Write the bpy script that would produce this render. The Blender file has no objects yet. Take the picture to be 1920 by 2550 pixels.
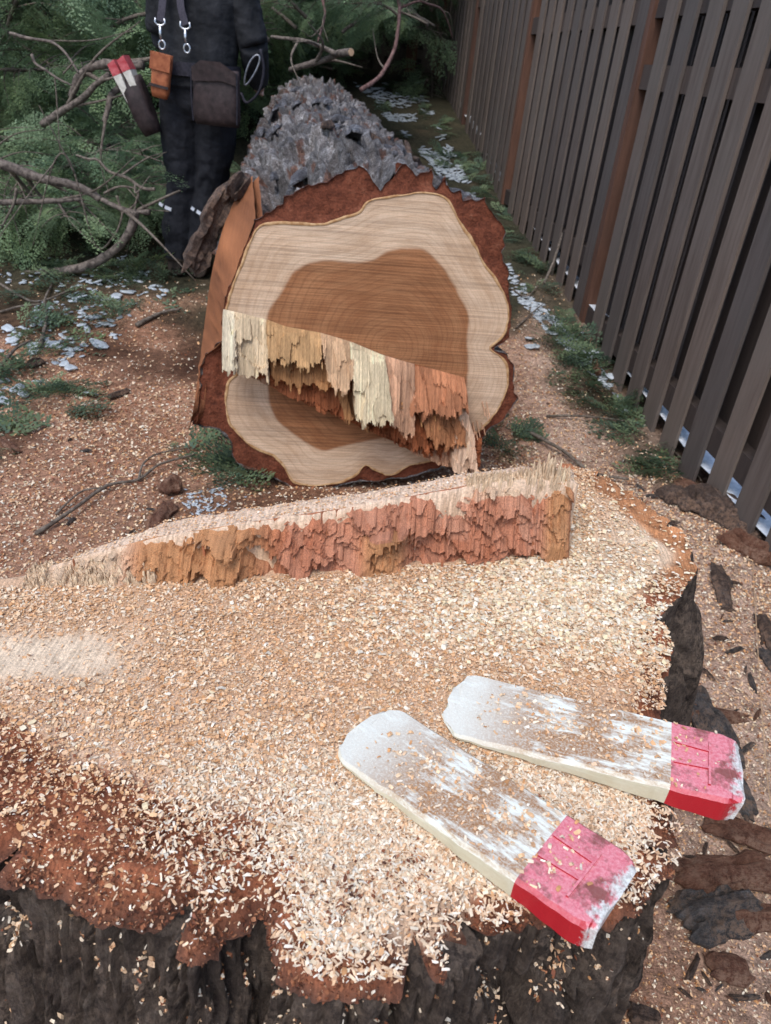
import bpy, bmesh, math, random
import numpy as np
from mathutils import Vector, Matrix
from mathutils.geometry import delaunay_2d_cdt

rng = np.random.default_rng(7)
random.seed(7)
sc = bpy.context.scene
col = sc.collection

# ------------------------------------------------------------------ camera
W, H = 1920.0, 2550.0
PITCH, ROLL, FPX, CZ = math.radians(31.13), math.radians(6.0), 1853.0, 1.30
CF = np.array([0, math.cos(PITCH), -math.sin(PITCH)])
_rt = np.array([1.0, 0, 0]); _up = np.array([0, math.sin(PITCH), math.cos(PITCH)])
CA = math.cos(ROLL) * _rt + math.sin(ROLL) * _up
CB = -math.sin(ROLL) * _rt + math.cos(ROLL) * _up
CC = np.array([0, 0, CZ])
cam = bpy.data.cameras.new('camera')
cam.sensor_fit = 'VERTICAL'; cam.sensor_height = 36.0; cam.lens = FPX / H * 36.0
cam.clip_start = 0.02; cam.clip_end = 500
cam.dof.use_dof = True; cam.dof.focus_distance = 1.0; cam.dof.aperture_fstop = 11.0
camo = bpy.data.objects.new('camera', cam); col.objects.link(camo)
camo.matrix_world = Matrix(((CA[0], CB[0], -CF[0], 0), (CA[1], CB[1], -CF[1], 0), (CA[2], CB[2], -CF[2], CZ), (0, 0, 0, 1)))
sc.camera = camo

# ------------------------------------------------------------------ sky and sun (overcast)
SUN_EL, SUN_AZ = math.radians(58), math.radians(205)
world = bpy.data.worlds.new('World'); sc.world = world; world.use_nodes = True
wn = world.node_tree
sky = wn.nodes.new('ShaderNodeTexSky'); sky.sky_type = 'NISHITA'; sky.sun_disc = False
sky.sun_elevation = SUN_EL; sky.sun_rotation = SUN_AZ
sky.air_density = 1.0; sky.dust_density = 2.0; sky.ozone_density = 1.0
bg = wn.nodes['Background']; bg.inputs['Strength'].default_value = 0.15
wn.links.new(sky.outputs['Color'], bg.inputs['Color'])
sun = bpy.data.lights.new('sun', 'SUN'); sun.energy = 1.15; sun.angle = math.radians(30); sun.color = (1.0, 0.985, 0.965)
suno = bpy.data.objects.new('sun', sun); col.objects.link(suno)
_sd = Vector((math.sin(SUN_AZ) * math.cos(SUN_EL), math.cos(SUN_AZ) * math.cos(SUN_EL), math.sin(SUN_EL)))
suno.rotation_euler = _sd.to_track_quat('Z', 'Y').to_euler()
sc.view_settings.view_transform = 'Standard'; sc.view_settings.look = 'None'
sc.view_settings.exposure = 0.78; sc.view_settings.gamma = 1.0
sc.view_settings.use_curve_mapping = False

# ------------------------------------------------------------------ layout helpers: photo pixel -> point in the place
def ray(x, y): return ((x - W / 2) / FPX) * CA - ((y - H / 2) / FPX) * CB + CF
def atz(x, y, z): v = ray(x, y); return CC + v * ((z - CZ) / v[2])
def aty(x, y, Y): v = ray(x, y); return CC + v * (Y / v[1])
def atplane(x, y, P0, n): v = ray(x, y); return CC + v * (np.dot(np.array(P0) - CC, n) / np.dot(v, n))
def proj(P):
    P = np.asarray(P, float) - CC; z = P @ CF
    return W / 2 + FPX * (P @ CA) / z, H / 2 - FPX * (P @ CB) / z
GY = [-5, 2.6, 3.4, 3.9, 5.9, 6.7, 8, 9.7, 11.2, 14, 60]
GZ = [0, 0, .05, .16, .37, .46, .71, .96, 1.18, 1.5, 3.2]
def gbase(y): return np.interp(y, GY, GZ)

# ------------------------------------------------------------------ noise
def vnoise(P, seed=0):
    P = np.asarray(P, float); I = np.floor(P).astype(np.int64); f = P - I; u = f * f * (3 - 2 * f)
    def h(dx, dy, dz):
        n = ((I[..., 0] + dx) * 374761393 + (I[..., 1] + dy) * 668265263 + (I[..., 2] + dz) * 1274126177 + seed * 974711) & 0xffffffff
        n = ((n ^ (n >> 13)) * 1103515245 + 12345) & 0xffffffff
        n = ((n ^ (n >> 16)) * 2246822519) & 0xffffffff
        return ((n ^ (n >> 15)) & 0xffff) / 65535.0
    x, y, z = u[..., 0], u[..., 1], u[..., 2]
    a = h(0,0,0)*(1-x)+h(1,0,0)*x; b = h(0,1,0)*(1-x)+h(1,1,0)*x
    c = h(0,0,1)*(1-x)+h(1,0,1)*x; d = h(0,1,1)*(1-x)+h(1,1,1)*x
    return (a*(1-y)+b*y)*(1-z)+(c*(1-y)+d*y)*z
def fbm(P, o=4, seed=0):
    P = np.asarray(P, float); s = 0; a = .5; t = 0
    for k in range(o): s = s + a * vnoise(P * 2**k, seed + k * 17); t += a; a *= .5
    return s / t
def bn(x, seed=0, y=0.0): return vnoise(P3(np.floor(x), np.floor(y), 0), seed)     # blocky noise: straight breaks
def furrow(P, w=.07, seed=0, o=2): return np.exp(-((fbm(P, o, seed) - .5) / w) ** 2)
def voro(x, y, cell, seed):
    """nearest jittered cell: id, offsets to its centre, four random numbers per cell"""
    x = np.asarray(x, float) / cell; y = np.asarray(y, float) / cell; ix = np.floor(x).astype(np.int64); iy = np.floor(y).astype(np.int64)
    def h(i, j, k):
        n = (i * 374761393 + j * 668265263 + k * 2246822519 + seed * 974711) & 0xffffffff
        n = ((n ^ (n >> 13)) * 1274126177) & 0xffffffff; n = ((n ^ (n >> 16)) * 2246822519) & 0xffffffff; return ((n ^ (n >> 15)) & 0xffff) / 65535.0
    best = np.full(x.shape, 1e9); bx = np.zeros_like(x); by = np.zeros_like(x); bi = np.zeros(x.shape, np.int64); bj = np.zeros(x.shape, np.int64)
    for di in (-1, 0, 1):
        for dj in (-1, 0, 1):
            i, j = ix + di, iy + dj; cx_ = i + .5 + .9 * (h(i, j, 1) - .5); cy_ = j + .5 + .9 * (h(i, j, 2) - .5); d = (x - cx_) ** 2 + (y - cy_) ** 2; m = d < best
            best = np.where(m, d, best); bx = np.where(m, x - cx_, bx); by = np.where(m, y - cy_, by); bi = np.where(m, i, bi); bj = np.where(m, j, bj)
    return bi, bx, by, np.stack([h(bi, bj, k) for k in (3, 4, 5, 6)], -1)
def P3(x, y, z=0):
    x, y, z = np.broadcast_arrays(np.asarray(x, float), np.asarray(y, float), np.asarray(z, float)); return np.stack([x, y, z], -1)
def sstep(a, b, x): t = np.clip((np.asarray(x, float) - a) / (b - a), 0, 1); return t * t * (3 - 2 * t)

# ------------------------------------------------------------------ ground height, with the heap of debris along the fence
FPHI = math.radians(-7.44); FD = 1.4836
FN = np.array([math.cos(FPHI), -math.sin(FPHI), 0]); FU = np.array([math.sin(FPHI), math.cos(FPHI), 0])
def gz(x, y):
    x = np.asarray(x, float); y = np.asarray(y, float)
    d = x * FN[0] + y * FN[1]
    z = gbase(y) + .05 * np.exp(-((d - 1.38) / .22) ** 2 - ((y - 2.0) / .5) ** 2)
    z = z + .05 * (fbm(P3(x * 1.3, y * 1.3), 3, 3) - .5) + .012 * (fbm(P3(x * 9, y * 9), 3, 5) - .5)
    return z
_T = np.linspace(.3, 40, 8000)
def atg(x, y, up=0.0):
    v = ray(x, y); P = CC + v * _T[:, None]; k = np.argmax(P[:, 2] < gbase(P[:, 1])); P = P[k].copy()
    P[2] = float(gz(P[0], P[1])) + up; return P

# ------------------------------------------------------------------ mesh helpers
def setp(o, label=None, cat=None, group=None, kind=None):
    if label: o['label'] = label
    if cat: o['category'] = cat
    if group: o['group'] = group
    if kind: o['kind'] = kind
    return o
def mk(name, V, F, mat, parent=None, smooth=False, colors=None, midx=None, uv=None):
    """V (n,3), F (m,k) array or list of lists"""
    me = bpy.data.meshes.new(name); V = np.asarray(V, np.float32)
    if isinstance(F, np.ndarray):
        m, k = F.shape
        me.vertices.add(len(V)); me.vertices.foreach_set('co', V.ravel())
        me.loops.add(m * k); me.loops.foreach_set('vertex_index', F.astype(np.int32).ravel())
        me.polygons.add(m)
        me.polygons.foreach_set('loop_start', np.arange(0, m * k, k, dtype=np.int32))
        me.update(calc_edges=True); me.validate()
    else:
        me.from_pydata([tuple(v) for v in V.tolist()], [], F)
    if colors is not None:
        c = np.ones((len(V), 4), np.float32); c[:, :3] = colors
        a = me.color_attributes.new('Col', 'FLOAT_COLOR', 'POINT'); a.data.foreach_set('color', c.ravel())
    if uv is not None:
        a = me.attributes.new('fuv', 'FLOAT_VECTOR', 'POINT'); a.data.foreach_set('vector', np.asarray(uv, np.float32).ravel())
    for mt in (mat if isinstance(mat, (list, tuple)) else [mat]): me.materials.append(mt)
    if midx is not None: me.polygons.foreach_set('material_index', np.asarray(midx, np.int32))
    me.polygons.foreach_set('use_smooth', np.full(len(me.polygons), bool(smooth)))
    me.update()
    o = bpy.data.objects.new(name, me); col.objects.link(o)
    if parent is not None: o.parent = parent
    return o
def empty(name, loc=(0, 0, 0)):
    o = bpy.data.objects.new(name, None); o.empty_display_size = .05; o.location = loc; col.objects.link(o); return o
def grid_faces(n, m, wrap=False):
    i, j = np.meshgrid(np.arange(n - 1), np.arange(m if wrap else m - 1), indexing='ij'); j2 = (j + 1) % m
    return np.stack([i * m + j, i * m + j2, (i + 1) * m + j2, (i + 1) * m + j], -1).reshape(-1, 4)
class MB:
    """collects polygons for one mesh"""
    def __init__(s): s.V = []; s.F = []; s.C = []; s.n = 0
    def add(s, V, F, c=None):
        V = np.asarray(V, float); s.V.append(V); s.F += [[int(i) + s.n for i in f] for f in F]; s.n += len(V)
        if c is not None: s.C.append(np.broadcast_to(np.asarray(c, float), (len(V), 3)))
    def box(s, c, sz, R=None):
        x, y, z = np.array(sz) / 2
        V = np.array([(-x,-y,-z),(x,-y,-z),(x,y,-z),(-x,y,-z),(-x,-y,z),(x,-y,z),(x,y,z),(-x,y,z)])
        if R is not None: V = V @ np.array(R).T
        s.add(V + np.array(c), [(0,3,2,1),(4,5,6,7),(0,1,5,4),(1,2,6,5),(2,3,7,6),(3,0,4,7)])
    def build(s, name, mat, parent=None, smooth=False):
        return mk(name, np.concatenate(s.V), s.F, mat, parent, smooth, np.concatenate(s.C) if s.C else None)
def catmull(P, n):
    P = np.asarray(P, float); Q = np.vstack([2 * P[0] - P[1], P, 2 * P[-1] - P[-2]]); out = []
    for i in range(len(P) - 1):
        a, b, c, d = Q[i:i + 4]
        for t in np.linspace(0, 1, n, endpoint=False):
            out.append(.5 * (2*b + (c-a)*t + (2*a-5*b+4*c-d)*t*t + (3*b-a-3*c+d)*t**3))
    out.append(P[-1]); return np.array(out)
def tube(P, R, ns=8, rough=0.0, seed=0, cap=True):
    P = np.asarray(P, float); R = np.broadcast_to(np.asarray(R, float), (len(P),)); T = np.gradient(P, axis=0)
    T /= np.linalg.norm(T, axis=1)[:, None] + 1e-9
    ref = np.array([0, 0, 1.0]) if abs(T[0][2]) < .9 else np.array([1.0, 0, 0])
    N = np.cross(T[0], ref); N /= np.linalg.norm(N); V = []
    a = np.linspace(0, 2 * math.pi, ns, endpoint=False)
    for i in range(len(P)):
        N = N - T[i] * (N @ T[i]); N /= np.linalg.norm(N) + 1e-9; B = np.cross(T[i], N)
        V.append(P[i] + R[i] * (np.cos(a)[:, None] * N + np.sin(a)[:, None] * B))
    V = np.concatenate(V)
    if rough:
        d = (vnoise(V / (R.max() * 1.3) + seed * 3.1, seed) - .5) * 2 * rough
        c = np.repeat(P, ns, 0); V = c + (V - c) * (1 + d)[:, None]
    F = grid_faces(len(P), ns, True).tolist()
    if cap: F += [list(range(ns))[::-1], list(range((len(P) - 1) * ns, len(P) * ns))]
    return V, F
def inpoly(X, Y, poly):
    X = np.asarray(X); Y = np.asarray(Y); r = np.zeros(X.shape, bool); n = len(poly); j = n - 1
    for i in range(n):
        xi, yi = poly[i]; xj, yj = poly[j]
        c = ((yi > Y) != (yj > Y)) & (X < (xj - xi) * (Y - yi) / (yj - yi + 1e-12) + xi)
        r ^= c; j = i
    return r
def polydist(X, Y, poly):
    P = np.stack([np.asarray(X, float), np.asarray(Y, float)], -1); d = np.full(P.shape[:-1], 1e9)
    for i in range(len(poly)):
        a = np.array(poly[i - 1]); b = np.array(poly[i]); ab = b - a
        t = np.clip(((P - a) @ ab) / (ab @ ab + 1e-12), 0, 1)
        d = np.minimum(d, np.linalg.norm(P - a - t[..., None] * ab, axis=-1))
    return d
def resample(poly, step, closed=True):
    P = np.asarray(poly, float)
    if closed: P = np.vstack([P, P[:1]])
    L = np.concatenate([[0], np.cumsum(np.linalg.norm(np.diff(P, axis=0), axis=1))])
    n = max(4, int(L[-1] / step)); s = np.linspace(0, L[-1], n, endpoint=not closed)
    return np.stack([np.interp(s, L, P[:, k]) for k in range(P.shape[1])], -1)
def closed_smooth(poly, n=6):
    P = np.asarray(poly, float); Q = np.vstack([P[-1:], P, P[:2]])
    out = []
    for i in range(len(P)):
        a, b, c, d = Q[i:i + 4]
        for t in np.linspace(0, 1, n, endpoint=False): out.append(.5 * (2*b + (c-a)*t + (2*a-5*b+4*c-d)*t*t + (3*b-a-3*c+d)*t**3))
    return np.array(out)

# ------------------------------------------------------------------ materials
class NT:
    def __init__(s, name, rough=.8, spec=.3):
        s.m = bpy.data.materials.new(name); s.m.use_nodes = True; s.t = s.m.node_tree; s.b = s.t.nodes['Principled BSDF']
        s.b.inputs['Roughness'].default_value = rough; s.b.inputs['Specular IOR Level'].default_value = spec
    def n(s, k, **p):
        o = s.t.nodes.new('ShaderNode' + k)
        for a, v in p.items(): setattr(o, a, v)
        return o
    def l(s, a, b): s.t.links.new(a, b)
    def coord(s, scale=(1, 1, 1), attr=None, rot=(0, 0, 0)):
        if attr: c = s.n('Attribute', attribute_name=attr).outputs['Vector']
        else: c = s.n('TexCoord').outputs['Object']
        m = s.n('Mapping'); m.inputs['Scale'].default_value = scale; m.inputs['Rotation'].default_value = rot; s.l(c, m.inputs['Vector']); return m.outputs['Vector']
    def noise(s, vec, scale, detail=5, rough=.6, dist=0):
        o = s.n('TexNoise'); o.inputs['Scale'].default_value = scale; o.inputs['Detail'].default_value = detail
        o.inputs['Roughness'].default_value = rough; o.inputs['Distortion'].default_value = dist; s.l(vec, o.inputs['Vector']); return o.outputs['Fac']
    def ramp(s, f, stops, interp='LINEAR'):
        o = s.n('ValToRGB'); o.color_ramp.interpolation = interp; e = o.color_ramp.elements
        while len(e) < len(stops): e.new(.5)
        for i, (p, c) in enumerate(stops):
            e[i].position = p; e[i].color = (tuple(c) + (1,)) if hasattr(c, '__len__') else (c, c, c, 1)
        s.l(f, o.inputs['Fac']); return o.outputs['Color']
    def mix(s, f, a, b, mode='MIX'):
        o = s.n('Mix', data_type='RGBA', blend_type=mode)
        for v, i in ((f, 0), (a, 6), (b, 7)):
            if isinstance(v, (int, float)): o.inputs[i].default_value = v if i == 0 else (v, v, v, 1)
            elif isinstance(v, tuple): o.inputs[i].default_value = v + (1,)
            else: s.l(v, o.inputs[i])
        return o.outputs[2]
    def math(s, op, a, b=0.0):
        o = s.n('Math', operation=op)
        for v, i in ((a, 0), (b, 1)):
            if isinstance(v, (int, float)): o.inputs[i].default_value = v
            else: s.l(v, o.inputs[i])
        return o.outputs[0]
    def bump(s, h, strength=.5, dist=.01):
        o = s.n('Bump'); o.inputs['Strength'].default_value = strength; o.inputs['Distance'].default_value = dist
        s.l(h, o.inputs['Height']); s.l(o.outputs['Normal'], s.b.inputs['Normal'])
    def base(s, c):
        if isinstance(c, tuple): s.b.inputs['Base Color'].default_value = c + (1,)
        else: s.l(c, s.b.inputs['Base Color'])
        return s
def simple(name, c1, c2, scale=30, rough=.8, bump=.3, bd=.004, stretch=(1, 1, 1), spec=.3, metal=0, lo=.35, hi=.65):
    m = NT(name, rough, spec); v = m.coord(stretch); f = m.noise(v, scale)
    m.base(m.ramp(f, [(lo, c1), (hi, c2)]))
    if bump: m.bump(f, bump, bd)
    m.b.inputs['Metallic'].default_value = metal
    return m.m
def attr_mat(name, rough=.85, var=.35, scale=60, bump=.3, bd=.003, stretch=(1, 1, 1), spec=.2, trans=0):
    m = NT(name, rough, spec); a = m.n('Attribute', attribute_name='Col').outputs['Color']
    v = m.coord(stretch); f = m.noise(v, scale)
    m.base(m.mix(1.0, a, m.ramp(f, [(.3, 1 - var), (.7, 1 + var * .4)]), 'MULTIPLY'))
    if bump: m.bump(f, bump, bd)
    if trans:
        t = m.n('BsdfTranslucent'); m.l(a, t.inputs['Color']); x = m.n('MixShader'); x.inputs[0].default_value = trans
        m.l(m.b.outputs[0], x.inputs[1]); m.l(t.outputs[0], x.inputs[2]); m.l(x.outputs[0], m.t.nodes['Material Output'].inputs['Surface'])
    return m.m
MAT = {}
MAT['chip'] = attr_mat('wood_chip', .85, .25, 160, 0)
MAT['fibre'] = attr_mat('torn_fibre', .8, .45, 60, .8, .004, (14, 14, 1)); MAT['fibre_l'] = attr_mat('torn_log_fibre', .8, .45, 60, .8, .004, (14, 1.2, 1.2))
MAT['leaf'] = attr_mat('cedar_leaf', .65, .3, 25, 0, trans=.38, spec=.3)
MAT['limb'] = simple('limb_bark', (.045, .035, .03), (.2, .165, .14), 45, .85, .7, .006)
MAT['twig'] = simple('twig_bark', (.06, .045, .035), (.19, .16, .13), 60, .85, .4, .003)
MAT['redlimb'] = simple('reddish_limb_bark', (.07, .035, .03), (.2, .12, .11), 50, .85, .5, .004)
MAT['cutend'] = simple('cut_limb_end', (.35, .22, .13), (.55, .38, .24), 60, .8, .2, .002)

# ground: colours in a vertex attribute carry where sawdust, litter and soil lie
g = NT('ground_soil', .95, .15)
a = g.n('Attribute', attribute_name='Col').outputs['Color']
v = g.coord(); f1 = g.noise(v, 220, 6, .75); f2 = g.noise(v, 38, 5, .7); f3 = g.noise(v, 7, 4)
c = g.mix(1.0, a, g.ramp(f1, [(.32, .35), (.5, .95), (.68, 1.55)]), 'MULTIPLY')
c = g.mix(1.0, c, g.ramp(f2, [(.35, .5), (.62, 1.15)]), 'MULTIPLY')
g.base(c); h = g.math('ADD', g.math('MULTIPLY', f1, .5), f2); g.bump(h, .9, .012); MAT['ground'] = g.m

s = NT('snow', .6, .4); v = s.coord(); f1 = s.noise(v, 14, 6, .7)
s.base(s.ramp(f1, [(.3, (.45, .5, .56)), (.55, (.78, .81, .85))])); s.bump(f1, .6, .03); MAT['snow'] = s.m
s = NT('ice', .25, .5); v = s.coord(); f1 = s.noise(v, 60, 5, .7)
s.base(s.ramp(f1, [(.3, (.34, .385, .42)), (.7, (.64, .69, .73))])); s.bump(f1, .5, .004)
s.b.inputs['Transmission Weight'].default_value = .15; s.b.inputs['IOR'].default_value = 1.31; MAT['ice'] = s.m

# bark, grey outside
def bark_mat(name, dark, mid, light, dust=None, scale=22, wet=.55, st=(1, 1, 1), bd=.014, attr=False):
    m = NT(name, wet, .35); a = m.coord(st); o_ = m.coord(); f = m.noise(o_, scale, 8, .75, .4); f2 = m.noise(a, scale * 2.2, 8, .8, .3); f3 = m.noise(o_, scale * 9, 4, .7)
    g_ = m.n('NewGeometry')
    c = m.ramp(m.math('ADD', m.math('MULTIPLY', f, .55), m.math('MULTIPLY', f2, .45)), [(.38, dark), (.5, mid), (.63, light)])
    c = m.mix(1.0, c, m.ramp(f3, [(.3, .6), (.7, 1.3)]), 'MULTIPLY')
    if attr: c = m.mix(1.0, c, m.n('Attribute', attribute_name='Col').outputs['Color'], 'MULTIPLY')
    if dust:
        sx = m.n('SeparateXYZ'); m.l(g_.outputs['True Normal'], sx.inputs[0])
        up = m.ramp(sx.outputs['Z'], [(-.35, .3), (.4, 1.0)])
        fd = m.noise(o_, 75, 6, .8); fe = m.noise(o_, 9, 3)
        k = m.math('MULTIPLY', m.math('MULTIPLY', up, m.ramp(fd, [(.44, 0.0), (.56, 1.0)])), m.ramp(fe, [(.38, .15), (.6, 1.0)]))
        c = m.mix(k, c, dust)
    m.base(c); m.bump(m.math('ADD', m.math('ADD', f2, m.math('MULTIPLY', f, .7)), m.math('MULTIPLY', f3, .35)), 1.0, bd); return m.m
MAT['bark_grey'] = bark_mat('log_bark', (.022, .018, .018), (.115, .112, .122), (.36, .37, .40), None, 20, .5, (2.5, 1, 2.5))
MAT['bark_mantle'] = bark_mat('log_bark_mantle', (.04, .031, .027), (.205, .185, .175), (.56, .555, .56), None, 28, .5, (3.5, 1, 3.5), .014, True)
MAT['bark_stump'] = bark_mat('stump_bark', (.024, .016, .012), (.10, .071, .055), (.25, .20, .16), (.36, .265, .195), 24, .8, (7, 7, 1), .022)
MAT['bark_chunk'] = bark_mat('bark_chunk', (.022, .014, .011), (.085, .056, .044), (.2, .165, .145), (.30, .19, .13), 30, .8, (1, 5, 5))
MAT['bark_red'] = bark_mat('bark_inner_chunk', (.055, .02, .012), (.19, .078, .045), (.33, .17, .11), (.36, .22, .15), 34, .85, (1, 5, 5))
MAT['bark_greychunk'] = bark_mat('bark_grey_chunk', (.022, .019, .018), (.085, .08, .08), (.21, .21, .215), (.30, .2, .14), 34, .8, (1, 6, 6))

# ================================================================== GROUND
xs = np.concatenate([np.linspace(-40, -4.6, 18), np.linspace(-4.4, 2.4, 290), np.linspace(2.7, 40, 18)])
ys = np.concatenate([np.linspace(-40, -.9, 12), np.linspace(-.6, 5, 250), np.linspace(5.05, 12, 130), np.linspace(12.5, 60, 14)])
X, Y = np.meshgrid(xs, ys, indexing='ij')
Z = gz(X, Y)
dfen = X * FN[0] + Y * FN[1]
sawd = np.clip(1.15 - np.hypot((X + .1) / 1.9, (Y - 1.5) / 2.1) * .62, 0, 1)
sawd = np.maximum(sawd, .95 * np.exp(-((X - .85) / .4) ** 2 - ((Y - 2.4) / 1.2) ** 2))
sawd = np.clip(sawd + 1.1 * (fbm(P3(X * 2.2, Y * 2.2), 4, 9) - .5), 0, 1)
sawd = sstep(.25, .62, sawd)
nearfence = np.exp(-((dfen - 1.4) / .16) ** 2) * sstep(2.2, 2.7, Y); sawd = sawd * (1 - .75 * nearfence)
damp = np.exp(-((X + .35) / .45) ** 2 - ((Y - 2.0) / .28) ** 2); sawd = sawd * (1 - .85 * damp)
n1 = fbm(P3(X * 5, Y * 5), 4, 21)[..., None]
soil = np.array([.05, .024, .016]) * (1 - n1) + np.array([.15, .072, .042]) * n1
litter = np.array([.03, .035, .022]) * (1 - n1) + np.array([.09, .075, .045]) * n1
lm = sstep(3.0, 4.0, Y + .8 * (fbm(P3(X * 1.5, Y * 1.5), 3, 31) - .5))[..., None]; lm = np.maximum(lm, nearfence[..., None] * .8)
soil = soil * (1 - lm) + litter * lm
dust = np.array([.30, .14, .08]) * (1 - n1) + np.array([.56, .33, .22]) * n1
tanm = sstep(.35, .8, X)[..., None]; dust = dust * (1 - tanm) + (np.array([.38, .24, .17]) * (1 - n1) + np.array([.62, .45, .35]) * n1) * tanm
Cg = soil * (1 - sawd[..., None]) + dust * sawd[..., None]
ground = setp(mk('ground', P3(X, Y, Z).reshape(-1, 3), grid_faces(len(xs), len(ys)), MAT['ground'], smooth=True, colors=Cg.reshape(-1, 3)),
              'sawdust covered forest soil rising towards the back fence', kind='structure')
def ground_col(x, y):
    i = np.clip(np.searchsorted(xs, x), 0, len(xs) - 1); j = np.clip(np.searchsorted(ys, y), 0, len(ys) - 1); return sawd[i, j]

# snow lying on the far side of the fence
su = np.linspace(-3, 14, 120); sv = np.concatenate([np.linspace(.016, 1.5, 36), np.linspace(1.7, 25, 16)])
S, D = np.meshgrid(su, sv, indexing='ij'); PX = FU[0] * S + FN[0] * (FD + D); PY = FU[1] * S + FN[1] * (FD + D)
PZ = gbase(PY) + .075 + .03 * fbm(P3(PX * 4, PY * 4), 3, 41)
setp(mk('snow_field', P3(PX, PY, PZ).reshape(-1, 3), grid_faces(len(su), len(sv)), MAT['snow'], smooth=True), 'white snow covered ground beyond the slatted fence', kind='structure')

# ================================================================== FENCES
def wood_slat_mat(name, c1, c2, c3):
    m = NT(name, .75, .3); v = m.coord((14, 14, 1.2)); f = m.noise(v, 3, 6, .65); f2 = m.noise(m.coord(), 2.2, 4)
    oi = m.n('ObjectInfo'); rnd = oi.outputs['Random']
    c = m.ramp(f, [(.3, c1), (.6, c2)]); c = m.mix(m.ramp(f2, [(.45, 0.0), (.7, .7)]), c, c3)
    c = m.mix(1.0, c, m.ramp(rnd, [(0, (.74, .76, .80)), (1, (1.24, 1.2, 1.15))]), 'MULTIPLY'); m.base(c); m.bump(f, .35, .003); return m.m
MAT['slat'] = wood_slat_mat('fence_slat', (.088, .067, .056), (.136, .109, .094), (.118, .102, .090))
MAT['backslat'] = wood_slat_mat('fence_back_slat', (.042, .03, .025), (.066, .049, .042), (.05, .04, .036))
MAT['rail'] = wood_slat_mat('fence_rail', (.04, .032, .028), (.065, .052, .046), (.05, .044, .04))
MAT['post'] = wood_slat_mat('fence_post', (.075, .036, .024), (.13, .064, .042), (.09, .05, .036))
def fence_box(s0, s1, d0, d1, z0, z1, origin_s):
    V = []
    for s_ in (s0, s1):
        for d_ in (d0, d1):
            for z_ in (z0, z1): V.append(FU * (s_ - origin_s) + FN * d_ + np.array([0, 0, z_]))
    F = [(0,1,3,2),(4,6,7,5),(0,4,5,1),(2,3,7,6),(0,2,6,4),(1,5,7,3)]
    return np.array(V), F
fence = empty('slatted_fence', tuple(FU * 3.0 + FN * FD))
setp(fence, 'tall dark grey brown slatted fence running back along the side', 'fence')
POSTS = [1.63, 3.94, 6.25, 8.56, 10.87]
def section(s): return sum(1 for p_ in POSTS[1:] if s > p_)
SZ = [0.0, .26, .52, .84, 1.1]
def fence_part(name, s0, s1, d0, d1, z0, z1, mat, tilt=0.0, taper=0):
    V, F = fence_box(s0, s1, d0, d1, z0, z1, 3.0)
    if tilt: V = V + FU * tilt * ((V[:, 2:3] - z0))
    o = mk(name, V - FN * 0, F, mat, fence); return o
fr = random.Random(4)
k = 14
while True:                                       # front slats, from beside the camera to the far corner
    s1 = 3.785 - k * .21; s0 = s1 - .122; k -= 1
    if s1 > 11.15: break
    if k < -2: s0 -= .085; s1 -= .085
    if any(s0 < p_ + .04 and s1 > p_ - .12 for p_ in POSTS): continue
    zs = SZ[section(s0)]; gy = float(gz(*(FU * s0 + FN * FD)[:2]))
    fence_part('slat', s0 + fr.uniform(-.004, .004), s1 + fr.uniform(-.004, .004), fr.uniform(-.003, .003), .013, max(gy - .06, zs - .06) if k > -1 else gy - .05, zs + 1.80 + fr.uniform(-.01, .01), MAT['slat'], fr.uniform(-.006, .006))
for j in range(-3, 60):                           # boards on the far face closing the gaps, upper part added to darken openings
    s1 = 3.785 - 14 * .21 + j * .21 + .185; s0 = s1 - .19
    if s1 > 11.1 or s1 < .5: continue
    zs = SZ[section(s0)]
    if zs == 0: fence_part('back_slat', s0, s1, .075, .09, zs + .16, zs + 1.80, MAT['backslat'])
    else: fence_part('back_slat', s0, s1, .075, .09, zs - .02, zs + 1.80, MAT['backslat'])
for i, p_ in enumerate(POSTS):
    zs = SZ[section(p_ + .05)]; gy = float(gz(*(FU * p_ + FN * FD)[:2]))
    fence_part('post', p_ - .012, p_ + .042, -.002, .11, gy - .3, zs + 1.86, MAT['post'])
fence_part('post', 11.16, 11.245, -.03, .09, 1.0, 3.05, MAT['post'])
ends = [-1.0] + POSTS[1:] + [11.15]
for i in range(len(ends) - 1):
    for (za, zb) in ((.16, .26), (1.29, 1.39), (1.57, 1.68)):
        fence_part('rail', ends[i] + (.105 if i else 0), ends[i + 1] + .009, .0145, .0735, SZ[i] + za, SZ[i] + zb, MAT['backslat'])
# the fence that closes the far end
bf = empty('back_fence', tuple(FU * 11.3 + FN * FD)); setp(bf, 'dark slatted fence closing the far end behind the boughs', 'fence')
for i in range(44):
    d1 = -.02 - i * .21
    V, F = fence_box(11.25, 11.27, d1 - .14, d1, gbase(11.0) - .1, gbase(11) + 1.85, 11.3)
    mk('slat', V, F, MAT['post'] if i % 11 == 1 else MAT['slat'], bf)
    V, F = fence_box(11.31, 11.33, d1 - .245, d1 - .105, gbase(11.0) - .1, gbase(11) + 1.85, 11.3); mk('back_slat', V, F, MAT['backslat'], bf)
for za in (.2, 1.4):
    V, F = fence_box(11.2705, 11.3095, -9.3, -.02, gbase(11) + za, gbase(11) + za + .1, 11.3); mk('rail', V, F, MAT['slat'], bf)

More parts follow.
